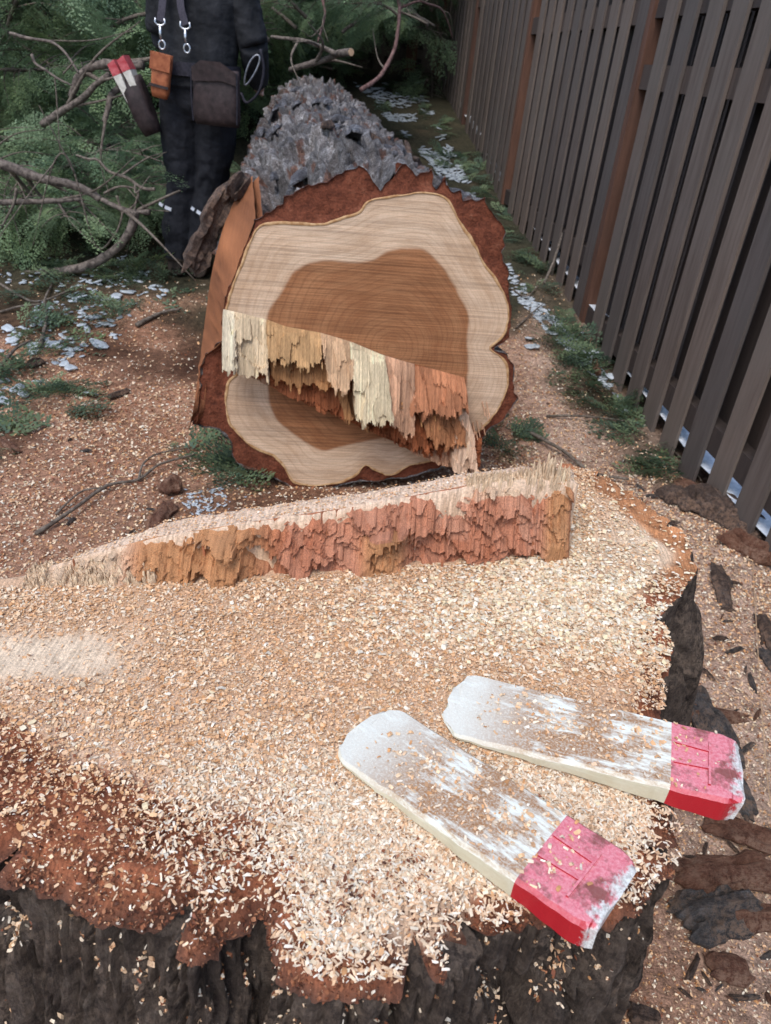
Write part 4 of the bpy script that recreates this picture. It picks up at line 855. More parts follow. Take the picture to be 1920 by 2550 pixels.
for fx in (-.125, .005): limb([(fx,-.05,.055),(fx,.03,.06),(fx - .005,.12,.05),(fx - .01,.19,.04)], [.055,.062,.052,.035])
def arm(sh, el, wr, hd):
    limb([sh, (np.array(sh) + np.array(el)) / 2, el], [.085,.075,.066]); limb([el, (np.array(el) + np.array(wr)) / 2, wr], [.066,.06,.045])
    wr = np.array(wr); hd = np.array(hd); d_ = (hd - wr); d_ /= np.linalg.norm(d_); sdv = np.cross(d_, [0, 0, 1.0]); sdv /= np.linalg.norm(sdv) + 1e-9; upv_ = np.cross(sdv, d_)
    limb([wr, wr + d_ * .05, wr + d_ * .095], [.03,.036,.034], 10)
    for k_, ln in enumerate((.07,.08,.076,.06)):
        b_ = wr + d_ * .09 + upv_ * (.027 - .018 * k_); limb([b_, b_ + d_ * ln * .5 + sdv * .006, b_ + d_ * ln * .8 + sdv * .03], [.0095,.009,.008], 7)
    b_ = wr + d_ * .04 + upv_ * .03; limb([b_, b_ + d_ * .03 + upv_ * .022, b_ + d_ * .06 + upv_ * .026], [.012,.011,.009], 7)
arm((.245,.02,1.40), (.335,.0,1.13), (.33,.16,.97), (.31,.26,.94))
arm((-.115,.02,1.40), (-.175,.06,1.14), (-.06,.24,1.10), (.02,.31,1.12))
tmp = mb.build('person_raw', MAT['limb']); md = tmp.modifiers.new('r', 'REMESH'); md.mode = 'VOXEL'; md.voxel_size = .0075
ms = tmp.modifiers.new('s', 'SMOOTH'); ms.iterations = 4; ms.factor = .5
dg = bpy.context.evaluated_depsgraph_get(); me = bpy.data.meshes.new_from_object(tmp.evaluated_get(dg)); bpy.data.objects.remove(tmp)
co = np.zeros(len(me.vertices) * 3); me.vertices.foreach_get('co', co); co = co.reshape(-1, 3); no = np.zeros_like(co).ravel(); me.vertices.foreach_get('normal', no); no = no.reshape(-1, 3)
cloth = sstep(.12, .2, co[:, 2]) * sstep(1.53, 1.48, co[:, 2]) * (1 - ((co[:, 1] > .17) & (co[:, 2] > .9)))
wk = .020 * (np.abs(fbm(P3(co[:, 0] / .13, co[:, 1] / .13, co[:, 2] / .05 + co[:, 0] * 6), 3, 511) - .5) - .12) + .008 * (fbm(co / .035, 3, 513) - .5)
wk = wk + .012 * np.sin(co[:, 2] / .022 + 5 * co[:, 0] + 6 * vnoise(co / .1, 5)) * np.exp(-((co[:, 2] - .2) / .1) ** 2) + .006 * np.sin(co[:, 2] / .018 + 9 * vnoise(co / .08, 6)) * np.exp(-((co[:, 2] - .5) / .1) ** 2)
hem = .012 * (co[:, 2] > .925) * (co[:, 2] < 1.4)
co = co + no * ((wk + hem) * cloth)[:, None]; me.vertices.foreach_set('co', co.astype(np.float32).ravel())
def cloth_mat(name, c1, c2): m = NT(name, .85, .2); v_ = m.coord(); f_ = m.noise(v_, 9, 5, .6); f2_ = m.noise(v_, 300, 3); m.base(m.ramp(f_, [(.35, c1), (.65, c2)])); m.bump(m.math('ADD', m.math('MULTIPLY', f_, 2.0), m.math('MULTIPLY', f2_, .1)), .4, .02); return m.m
MAT['jacket'] = cloth_mat('dark_jacket', (.010, .011, .013), (.026, .027, .031)); MAT['trousers'] = cloth_mat('dark_trousers', (.007, .008, .011), (.019, .020, .025))
MAT['boot'] = simple('boot_leather', (.02, .014, .012), (.06, .045, .035), 40); MAT['skin'] = simple('skin', (.42, .25, .18), (.50, .31, .23), 30, .55, .1); MAT['hair'] = simple('hair', (.02, .015, .01), (.05, .035, .025), 120)
pc = np.zeros(len(me.polygons) * 3); me.polygons.foreach_get('center', pc); pc = pc.reshape(-1, 3)
mi = np.where(pc[:, 2] > .93, 0, 1); mi[pc[:, 2] < .105] = 2; mi[pc[:, 2] > 1.525] = 3; mi[(pc[:, 2] > 1.60) & ((pc[:, 1] < .06) | (pc[:, 2] > 1.72))] = 4
mi[(pc[:, 1] > .185) & (pc[:, 2] > .85) & (pc[:, 0] > .2)] = 3; mi[(pc[:, 1] > .25) & (pc[:, 2] > .85) & (pc[:, 2] < 1.3)] = 3
me.materials.clear()
for nm in ('jacket', 'trousers', 'boot', 'skin', 'hair'): me.materials.append(MAT[nm])
me.polygons.foreach_set('material_index', mi.astype(np.int32)); me.polygons.foreach_set('use_smooth', np.ones(len(me.polygons), bool)); me.name = 'person'
person = bpy.data.objects.new('person', me); col.objects.link(person); person.location = PO; person.scale = (.91, .95, 1.0)
setp(person, 'person in dark work clothes with suspenders and tool belt, back turned, beside the log', 'person')
MAT['strap'] = simple('strap_webbing', (.035, .033, .045), (.07, .065, .085), 200, .8, .3, .001); MAT['metal'] = simple('clip_metal', (.45, .47, .5), (.65, .67, .7), 60, .3, 0, metal=.9)
MAT['darkmetal'] = simple('dull_metal', (.2, .21, .23), (.34, .35, .38), 60, .35, 0, metal=.9); MAT['refl'] = simple('reflective_tape', (.55, .6, .68), (.68, .72, .78), 80, .4, 0); MAT['brownleather'] = simple('orange_brown_leather', (.22, .06, .025), (.38, .13, .055), 40, .6, .3, .002)
MAT['darkleather'] = simple('dark_leather', (.018, .012, .012), (.045, .03, .03), 30, .6, .3, .003); MAT['belt'] = simple('belt_webbing', (.012, .012, .018), (.03, .028, .04), 80, .75, .3, .002)
def Lp(px_, py_, Y_): return aty(px_, py_, Y_) - PO
def strip(pts, w, t_, name, mat, parent, nrm_=(0, -1, 0)):
    P = catmull(np.array(pts), 5); T = np.gradient(P, axis=0); T /= np.linalg.norm(T, axis=1)[:, None]; nn_ = np.array(nrm_, float); S_ = np.cross(T, nn_); S_ /= np.linalg.norm(S_, axis=1)[:, None]
    V = np.stack([P - S_ * w / 2, P + S_ * w / 2, P + S_ * w / 2 + nn_ * t_, P - S_ * w / 2 + nn_ * t_], 1).reshape(-1, 3)
    F = grid_faces(len(P), 4, True).tolist() + [[3, 2, 1, 0], [len(V) - 4, len(V) - 3, len(V) - 2, len(V) - 1]]; return mk(name, V, F, mat, parent)
# belt round the hips
a_ = np.linspace(0, 2 * math.pi, 40, endpoint=False); bV = []
for zo in (-.028, .028):
    for ro in (.012, .022): bV.append(np.column_stack([.035 + (.21 + ro) * np.cos(a_), (.15 + ro) * np.sin(a_), np.full(40, 1.0 + zo)]))
bV = np.concatenate(bV); n_ = 40; bF = [];
for i in range(n_):
    j = (i + 1) % n_; bF += [[n_ + i, n_ + j, 3 * n_ + j, 3 * n_ + i], [i, 2 * n_ + i, 2 * n_ + j, j], [2 * n_ + i, 3 * n_ + i, 3 * n_ + j, 2 * n_ + j], [i, j, n_ + j, n_ + i]]
mk('belt', bV, bF, MAT['belt'], person)
for (top, a1, a2) in (((-.075,-.125,1.42), Lp(400, 0, 4.01), Lp(393, 52, 4.005)), ((.02,-.125,1.42), Lp(448, 0, 4.01), Lp(462, 62, 4.005))):
    st = strip([top, a1, a2], .036, .004, 'suspender', MAT['strap'], person); e_ = a2
    m = MB(); m.add(*tube(np.array([e_ + [-.022,-.006,.012], e_ + [-.026,-.006,-.006], e_ + [-.012,-.008,-.016], e_ + [.012,-.008,-.016], e_ + [.026,-.006,-.006], e_ + [.022,-.006,.012]]), .0045, 6))
    m.add(*tube(np.array([e_ + [0,-.008,-.016], e_ + [0,-.011,-.05], e_ + [.004,-.011,-.075]]), [.008,.006,.005], 8))
    ra = np.linspace(0, 2 * math.pi, 13); m.add(*tube(np.column_stack([e_[0] + .006 + .016 * np.cos(ra), np.full(13, e_[1] - .011), e_[2] - .092 + .018 * np.sin(ra)]), .0045, 6, cap=False)); m.build('clip', MAT['metal'], st, True)
for (pa, pb) in (((388, 505), (398, 512)), ((404, 515), (421, 522)), ((476, 517), (484, 523)), ((491, 526), (506, 536))):
    A_ = Lp(*pa, 4.07); B_ = Lp(*pb, 4.07); m_ = strip([A_, (A_ + B_) / 2, B_], .016, .006, 'reflective_stripe', MAT['refl'], person)
# things hung from the belt
def pouch_mesh(w0, w1, h, d_, ns=9, seed=0, lean=0):
    zz_ = np.linspace(0, 1, ns); V = []
    for t_ in zz_:
        w = w0 + (w1 - w0) * t_; dd_ = d_ * (.55 + .45 * math.sin(math.pi * min(1, t_ * .9 + .08))); 
        if t_ < .12: w *= .9 + t_; dd_ *= .75
        a2_ = np.linspace(0, 2 * math.pi, 20, endpoint=False); c_, s_ = np.cos(a2_), np.sin(a2_); p_ = 4
        rr_ = (np.abs(c_) ** p_ + np.abs(s_) ** p_) ** (-1 / p_); V.append(np.column_stack([w / 2 * rr_ * c_, dd_ / 2 * rr_ * s_, np.full(20, (t_ - 1) * h)]))
    V = np.concatenate(V); V[:, 1] += .006 * (vnoise(V / .04, seed) - .5) * 2; V[:, 0] += .004 * (vnoise(V / .05, seed + 2) - .5) * 2
    return V, grid_faces(ns, 20, True).tolist() + [list(range(20))[::-1], list(range((ns - 1) * 20, ns * 20))]
p0 = (aty(387, 160, 3.985) + aty(595, 160, 3.985)) / 2
cbag = aty(538, 172, 3.97)
bag = empty('tool_bag', cbag); setp(bag, 'large dark brown leather bag hanging at the back of the tool belt', 'bag')
V, F = pouch_mesh(.225, .215, .235, .07, seed=3); mk('body', V, F, MAT['darkleather'], bag, True)
m = MB(); m.add(np.array([(-.105,-.04,-.0),(-.06,-.045,.03),(.03,-.045,.03),(.10,-.04,-.01),(.10,-.036,-.06),(.03,-.04,-.045),(-.03,-.04,-.05),(-.105,-.036,-.055)]) , [[0,7,6,5,4,3,2,1]]); m.add(m.V[0] + np.array([0,.006,0]), [[0,1,2,3,4,5,6,7]]); m.build('flap', MAT['darkleather'], bag)
for i_, sx_ in enumerate((-.108, .104)): m = MB(); m.add(*tube(np.array([(sx_,-.034,-.01),(sx_ * 1.02,-.04,-.12),(sx_ * .98,-.034,-.22)]), .003, 6)); m.build('seam', MAT['belt'], bag)
cpo = aty(405, 133, 3.985)
po = empty('leather_pouch', cpo); po.rotation_euler = (0, math.radians(8), 0); setp(po, 'small orange brown leather pouch hanging below the suspender clips', 'pouch')
V, F = pouch_mesh(.078, .092, .185, .05, seed=8); mk('body', V, F, MAT['brownleather'], po, True)
m = MB(); m.box((0,-.028,-.035), (.094,.008,.07)); o = m.build('flap', MAT['brownleather'], po)
m = MB(); m.box((0,-.027,-.135), (.09,.007,.012)); m.build('strap', MAT['darkleather'], po)
chl = aty(326, 208, 4.06)
ho = empty('wedge_holster', chl); ho.rotation_euler = (0, math.radians(-24), 0); setp(ho, 'dark leather holster on the hip holding two red tipped wedges', 'holster')
V, F = pouch_mesh(.085, .12, .25, .12, seed=12); V[:, 2] += .02; mk('body', V, F, MAT['darkleather'], ho, True)
MAT['redplain'] = simple('red_plastic', (.36, .04, .05), (.50, .12, .13), 60, .5, .1, .001); MAT['whiteplain'] = simple('white_plastic', (.5, .48, .42), (.68, .66, .6), 60, .5, .1, .001)
for k_, (ox, lab) in enumerate(((-.030, 'red tipped wedge in the hip holster, the outer of the two'), (.022, 'red tipped wedge in the hip holster, the one nearer the body'))):
    w_ = empty('holstered_wedge', tuple(Vector(chl) + Matrix.Rotation(math.radians(-24), 3, 'Y') @ Vector((ox, -.01, 0)))); w_.rotation_euler = (0, math.radians(-24), 0); setp(w_, lab, 'wedge', 'wedges carried in the holster')
    m = MB(); V = np.array([(-.006,-.03,-.14),(.006,-.03,-.14),(.006,.03,-.14),(-.006,.03,-.14),(-.02,-.04,.048),(.02,-.04,.048),(.02,.04,.048),(-.02,.04,.048)]); m.add(V, [(0,3,2,1),(4,5,6,7),(0,1,5,4),(1,2,6,5),(2,3,7,6),(3,0,4,7)]); m.build('blade', MAT['whiteplain'], w_)
    m = MB(); V = np.array([(-.021,-.041,.0485),(.021,-.041,.0485),(.021,.041,.0485),(-.021,.041,.0485),(-.022,-.04,.10),(.016,-.04,.11),(.016,.04,.11),(-.022,.04,.10)]); m.add(V, [(0,3,2,1),(4,5,6,7),(0,1,5,4),(1,2,6,5),(2,3,7,6),(3,0,4,7)]); m.build('red_head', MAT['redplain'], w_)
ch = aty(628, 175, 4.10); cb = empty('carabiner', ch); setp(cb, 'silver metal hook with a black cord loop hanging at the hip by the log', 'hook')
ra = np.linspace(0, 2 * math.pi, 25); m = MB(); m.add(*tube(np.column_stack([.022 * np.cos(ra) * (1 + .3 * np.sin(ra)) + .03 * np.sin(ra), np.full(25, -.02), .065 * np.sin(ra)]), .0045, 8, cap=False)); m.build('ring', MAT['darkmetal'], cb, True)
m = MB(); m.add(*tube(catmull(np.array([(.04,0,.09),(.055,0,.0),(.03,0,-.09),(-.03,.01,-.14),(-.06,.02,-.1)]), 5), .007, 6)); m.build('cord', MAT['belt'], cb, True)

# ================================================================== CEDAR BOUGHS
def spray(r, length):
    """flat fan of scale-leaf twigs in the xy plane, tip along +x -> (n,4,3) leaf diamonds"""
    B = []; D = []; Ln = []
    nb = int(length / .016)
    for i in range(nb):
        s_ = (i + 1) / nb; side = 1 if i % 2 else -1; a_ = math.radians(r.uniform(32, 52)) * side; ll = length * .48 * (1 - .62 * s_) * r.uniform(.8, 1.15); b0 = np.array([s_ * length, 0, 0]); d0_ = np.array([math.cos(a_), math.sin(a_), r.uniform(-.12, .12)])
        k2 = max(3, int(ll / .013))
        for j in range(k2):
            u_ = (j + .5) / k2; p_ = b0 + d0_ * ll * u_ + np.array([0, 0, -.12 * (ll * u_) ** 1.0 * u_]); a2_ = a_ + math.radians(r.uniform(22, 48)) * (1 if j % 2 else -1); B.append(p_); D.append((math.cos(a2_), math.sin(a2_), r.uniform(-.3, .2))); Ln.append(r.uniform(.02, .034) * (1.1 - .4 * u_))
        B.append(b0 + d0_ * ll * .92); D.append(tuple(d0_)); Ln.append(.024)
    B.append(np.array([length, 0, 0])); D.append((1, 0, 0)); Ln.append(.03)
    B = np.array(B); D = np.array(D); Ln = np.array(Ln)[:, None]; D /= np.linalg.norm(D, axis=1)[:, None]
    S_ = np.cross(D, np.array([0, 0, 1.0])); S_ /= np.linalg.norm(S_, axis=1)[:, None]; w_ = Ln * .24
    B[:, 2] -= .5 * (B[:, 0] ** 2) / max(length, .01) * r.uniform(.3, 1.2)
    return np.stack([B, B + D * Ln * .45 + S_ * w_, B + D * Ln, B + D * Ln * .45 - S_ * w_], 1)
def frame(d_, roll=0.0):
    d_ = np.array(d_, float); d_ /= np.linalg.norm(d_); up_ = np.array([0, 0, 1.0]) if abs(d_[2]) < .95 else np.array([1.0, 0, 0]); y_ = np.cross(up_, d_); y_ /= np.linalg.norm(y_); z_ = np.cross(d_, y_)
    return np.stack([d_, y_ * math.cos(roll) + z_ * math.sin(roll), -y_ * math.sin(roll) + z_ * math.cos(roll)], 1)
GREENS = np.array([(.145, .215, .145), (.175, .25, .18), (.205, .265, .145), (.135, .195, .155), (.245, .315, .20), (.10, .155, .105)]) * np.array([1.15, 1.2, 1.02])
def leaf_mesh(quads, cols):
    n = sum(len(q_) for q_ in quads); V = np.concatenate(quads).reshape(-1, 3); C_ = np.concatenate([np.repeat(c_[None], len(q_) * 4, 0) for q_, c_ in zip(quads, cols)]); return V, np.arange(n * 4).reshape(-1, 4), C_
def bough_data(seed, L, nside, slen):
    r = np.random.default_rng(seed); n = 9; t_ = np.linspace(0, 1, n); ph = r.uniform(0, 6)
    C_ = np.column_stack([t_ * L, .08 * L * np.sin(t_ * 3 + ph), .14 * L * t_ - .28 * L * t_ ** 2 + .03 * np.sin(t_ * 7 + ph)]); P = catmull(C_, 4)
    mb_ = MB(); mb_.add(*tube(P, np.linspace(.016, .004, len(P)), 7, .2, seed)); quads = []; cols = []; bc = GREENS[r.integers(0, len(GREENS))]
    for i in range(nside):
        s_ = .12 + .88 * (i + .5) / nside; k_ = int(s_ * (len(P) - 1)); b_ = P[k_]; side = 1 if i % 2 else -1; a_ = math.radians(r.uniform(35, 70)) * side; ll = slen * (1.15 - .7 * s_) * r.uniform(.7, 1.2)
        d_ = np.array([math.cos(a_), math.sin(a_), r.uniform(-.45, .25)]); tw = np.array([b_, b_ + d_ * ll * .5 + [0, 0, .02], b_ + d_ * ll + [0, 0, -.10 * ll]]); tw = catmull(tw, 4); mb_.add(*tube(tw, np.linspace(.006, .002, len(tw)), 5))
        for j in range(max(3, int(ll / .075))):
            u_ = (j + 1) / max(3, int(ll / .075)); p_ = tw[min(len(tw) - 1, int(u_ * (len(tw) - 1)))]; dd_ = d_ + np.array([r.uniform(-.5, .5), r.uniform(-.6, .6), r.uniform(-.6, .1)])
            q_ = spray(r, r.uniform(.15, .28)) @ frame(dd_, r.uniform(-.7, .7)).T + p_; quads.append(q_); cols.append((bc * .5 + .5 * GREENS[r.integers(0, len(GREENS))]) * r.uniform(.7, 1.35))
    return mb_, quads, cols
PRO = []
for i in range(7):
    L_ = (1.5, 1.2, 1.8, 1.0, 1.4, 1.6, .9)[i]; mb_, qd, cl = bough_data(700 + i, L_, int(13 * L_ + 3), .52)
    lo = mb_.build('limb', MAT['twig'], None, True); V, F, C_ = leaf_mesh(qd, cl); fo = mk('foliage', V, F, MAT['leaf'], None, False, C_); PRO.append((lo, fo)); 
used_ = set(); fr = random.Random(21)
def place_bough(i, loc, yaw, pitch, roll, sc_, label, group):
    e_ = empty('cedar_bough', loc); e_.rotation_euler = Matrix.Rotation(yaw, 3, 'Z').to_4x4().to_euler(); e_.rotation_mode = 'XYZ'
    e_.matrix_world = Matrix.Translation(Vector(loc)) @ Matrix.Rotation(yaw, 4, 'Z') @ Matrix.Rotation(-pitch, 4, 'Y') @ Matrix.Rotation(roll, 4, 'X') @ Matrix.Diagonal((sc_, sc_, sc_, 1))
    setp(e_, label, 'branch', group)
    for o_ in PRO[i]:
        c_ = o_ if (i, o_.name) not in used_ and i not in used_ else o_.copy()
        if c_ is not o_: col.objects.link(c_)
        c_.parent = e_
    used_.add(i); return e_
def logx(y_): return LO[0] + AX[0] / AX[1] * (y_ - LO[1])
def bough_label(p_):
    x_, y_ = proj(np.array(p_)); hz = 'high' if y_ < 60 else ('halfway up' if y_ < 260 else 'low')
    wh = 'at the left edge of the heap' if x_ < 130 else ('between the left edge and the holster' if x_ < 280 else ('just beside the person' if x_ < 370 else ('behind the person' if x_ < 660 else ('above the far end of the log' if x_ < 900 else 'by the far fence corner'))))
    return 'green cedar bough %s in the branch heap, %s' % (hz, wh)
cnt = 0; tries = 0
while cnt < 215 and tries < 4000:
    tries += 1; x_ = fr.uniform(-5.2, 1.2); y_ = 4.35 + 6.3 * fr.random() ** 1.15
    if abs(x_ - logx(y_)) < .75 and y_ < 5.6: continue
    if math.hypot(x_ + 1.17, y_ - 4.17) < .75 or (abs(x_ + 1.1) < 1.35 and y_ < 5.6): continue
    if x_ > logx(y_) - (.95 if y_ < 8 else .3) and y_ < 9.7: continue
    if x_ * FN[0] + y_ * FN[1] > FD - .55 and y_ < 10.4: continue
    if x_ < -1.9 and y_ < 4.6 and fr.random() < .5: continue
    hmax = .35 + 1.8 * float(sstep(4.3, 7.0, y_)); z_ = float(gbase(y_)) + .12 + fr.random() ** 1.1 * hmax
    place_bough(cnt % 7, (x_, y_, z_), fr.uniform(0, 6.28), math.radians(fr.uniform(-25, 40)), fr.uniform(-.6, .6), fr.uniform(.75, 1.15), bough_label((x_, y_, z_)), 'boughs heaped behind the log')
    cnt += 1
for k_ in range(34):
    p_ = atg(fr.uniform(-60, 340), fr.uniform(440, 575)); place_bough(k_ % 7, (p_[0], p_[1], p_[2] + fr.uniform(.05, .3)), fr.uniform(0, 6.28), math.radians(fr.uniform(-8, 22)), fr.uniform(-.4, .4), fr.uniform(.45, .75), 'low cedar bough at the front foot of the branch heap', 'boughs at the foot of the heap')
for k_ in range(30):
    x_, y_ = fr.uniform(-2.6, .95), fr.uniform(9.3, 10.8); z_ = float(gbase(y_)) + fr.uniform(.1, 1.9); place_bough(k_ % 7, (x_, y_, z_), fr.uniform(0, 6.28), math.radians(fr.uniform(-20, 40)), fr.uniform(-.5, .5), fr.uniform(.8, 1.1), 'green cedar bough against the far fence, behind the log', 'boughs against the far fence')
for k_ in range(20):
    x_, y_ = fr.uniform(-1.5, .15), fr.uniform(6.0, 7.6); z_ = fr.uniform(1.5, 2.2); place_bough(k_ % 7, (x_, y_, z_), fr.uniform(1.9, 3.9), math.radians(fr.uniform(-4, 30)), fr.uniform(-.5, .5), fr.uniform(.6, .85), 'cedar bough propped above the far end of the log, close behind it', 'boughs close behind the log')
# boughs hanging into view by the far fence corner and lying over the log's far end
for k_, (px_, py_, Y_, yw, pt_, lab) in enumerate([(1130, -20, 9.6, 2.9, -.05, 'cedar bough drooping in front of the far fence corner'), (1090, -60, 9.9, 3.6, -.3, 'cedar bough hanging beside the far fence corner post'),
        (760, 80, 6.4, 2.4, .3, 'cedar bough lying over the far end of the log'), (880, 40, 7.4, 2.6, .45, 'cedar bough standing up behind the far end of the log'), (690, 110, 6.1, 2.3, .35, 'cedar bough beside the person and the far log end'),
        (980, 10, 9.4, 1.9, .15, 'cedar bough behind the reddish upright limb'), (840, 10, 7.2, 2.9, .3, 'cedar bough high above the far end of the log')]):
    place_bough(k_ % 7, tuple(aty(px_, py_, Y_)), yw, pt_, 0, .9, lab, None)

# bare limbs that stand out of the heap: traced where they lie, each with its side twigs
def limb_thing(name, label, pts, r0, r1, mat, twigs=4, group='bare limbs in the branch heap', seed=0, cut=False):
    P = catmull(np.array(pts), 6); r = np.random.default_rng(seed + 900); b_ = P[0].copy(); e_ = empty(name, tuple(b_)); setp(e_, label, 'branch', group)
    mb_ = MB(); V, F = tube(P, np.linspace(r0, r1, len(P)), 10, .18, seed); mb_.add(V - b_, F); mb_.build('limb', mat, e_, True)
    for k2 in range((twigs + 1) // 2):
        i_ = int(r.uniform(.25, .95) * (len(P) - 2)); d_ = P[i_ + 1] - P[i_]; d_ /= np.linalg.norm(d_); d_ = d_ + r.uniform(-.9, .9, 3); ll = r.uniform(.15, .4); tw = catmull(np.array([P[i_], P[i_] + d_ * ll * .5 + r.uniform(-.04, .04, 3), P[i_] + d_ * ll + r.uniform(-.08, .08, 3)]) - b_, 5)
        m2 = MB(); m2.add(*tube(tw, np.linspace(max(.004, r1 * .7), .002, len(tw)), 6, .2, seed + k2)); m2.build('twig', MAT['twig'], e_, True)
    if cut:
        d_ = P[-1] - P[-2]; d_ /= np.linalg.norm(d_); m2 = MB(); V, F = tube(np.array([P[-1], P[-1] + d_ * .004]) - b_, r1 * .93, 12); m2.add(V, F); m2.build('cut_end', MAT['cutend'], e_)
    return e_
Z6 = lambda L_: [(x_ * .31646, y_ * .31646) for x_, y_ in L_]
Z5 = lambda L_: [(640 + x_ * .36014, y_ * .36014) for x_, y_ in L_]
def lay(L_, Y0, Y1): n = len(L_); return [aty(x_, y_, Y0 + (Y1 - Y0) * i / (n - 1)) for i, (x_, y_) in enumerate(L_)]
LIMBS = [('thick pale limb lying across the left of the heap', Z6([(-300,1200),(0,1290),(150,1340),(350,1410),(550,1450),(700,1510),(790,1570)]), 4.35, 4.55, .034, .024, 'limb', 5),
 ('straight limb lying just under the thick pale limb', Z6([(-300,1600),(0,1592),(200,1588),(450,1580),(640,1560)]), 4.3, 4.5, .021, .015, 'limb', 4),
 ('curved limb bending down to the ground beside the boots', Z6([(1065,1660),(1050,1750),(1000,1860),(900,1970),(720,2080),(500,2135),(300,2160),(0,2172),(-250,2180)]), 4.05, 4.1, .026, .030, 'limb', 0),
 ('forked limb rising toward the wedge holster', Z6([(330,980),(480,880),(650,770),(760,660),(860,590)]), 4.9, 4.6, .020, .014, 'limb', 3),
 ('arched limb passing behind the wedge holster', Z6([(560,760),(590,690),(625,600),(720,530),(840,500),(980,520),(1130,510)]), 5.0, 4.5, .020, .022, 'limb', 3),
 ('dark limb hanging down below the holster', Z6([(950,690),(880,740),(850,850),(820,960)]), 4.8, 4.8, .018, .014, 'limb', 2),
 ('thin limb arching in the upper left of the heap', Z6([(80,260),(180,290),(280,310),(400,330),(490,390),(560,480),(620,580)]), 5.4, 5.0, .012, .008, 'limb', 4),
 ('crooked pale twig below the thin arching limb', Z6([(250,430),(280,500),(370,560),(460,620),(560,670)]), 5.1, 4.9, .011, .007, 'limb', 2),
 ('slender twig sweeping from the heap toward the knees', Z6([(600,1220),(690,1250),(770,1260),(860,1350),(1000,1400),(1120,1480),(1220,1490)]), 4.5, 4.25, .007, .012, 'twig', 4),
 ('bent twig crossing above the reflective stripes', Z6([(920,1540),(950,1640),(960,1700),(900,1850),(750,1930),(560,1290),(420,1290),(260,1930)]), 4.3, 4.15, .008, .004, 'twig', 3),
 ('short pale limb poking out beside the trouser leg', Z6([(800,1570),(900,1620),(1010,1660),(1100,1665),(1180,1670)]), 4.4, 4.25, .016, .018, 'limb', 4),
 ('looping twig near the end of the thick limb', Z6([(820,1520),(930,1470),(1050,1480),(1090,1530),(1050,1620),(960,1680)]), 4.3, 4.25, .008, .006, 'twig', 3),
 ('drooping twig at the left edge of the heap', Z6([(130,1480),(110,1600),(60,1700),(10,1800)]), 4.15, 4.1, .010, .006, 'twig', 2),
 ('broken limb stub resting on the far end of the log', Z5([(230,480),(340,450),(480,410),(560,372),(650,362)]), 5.4, 5.0, .016, .020, 'limb', 3),
 ('grey limb lying against the broken stub', Z5([(100,255),(320,280),(430,318),(540,368)]), 5.6, 5.05, .010, .014, 'limb', 3),
 ('reddish limb rising upright behind the log', Z5([(720,620),(800,570),(870,500),(950,340),(975,200),(985,60),(965,-60)]), 5.4, 6.0, .014, .010, 'redlimb', 4),
 ('reddish branch reaching over toward the fence corner', Z5([(980,60),(1110,10),(1190,30),(1270,60),(1320,150),(1350,260)]), 6.0, 6.4, .008, .005, 'redlimb', 3),
 ('twig hanging by the upright reddish limb', Z5([(450,-20),(470,90),(450,190),(420,290)]), 5.9, 5.7, .010, .006, 'redlimb', 3),
 ('thin limb crossing the boughs behind the log', Z5([(590,220),(690,150),(780,110),(880,60)]), 6.2, 6.6, .012, .008, 'limb', 3)]
for i, (lab, L_, Y0, Y1, r0, r1, mt, tw) in enumerate(LIMBS):
    if i in (3, 4, 5): Y0, Y1 = 4.5, 4.42
    elif i < 13: k_ = 3.98 + .12 * (Y0 - 4.0); r0, r1 = r0 * k_ / Y0 * .85, r1 * k_ / Y0 * .85; Y1 = k_ + .25 * (Y1 - Y0); Y0 = k_
    limb_thing('bare_limb', lab, lay(L_, Y0, Y1), r0, r1, MAT[mt], tw, seed=i, cut=('broken limb stub' in lab))

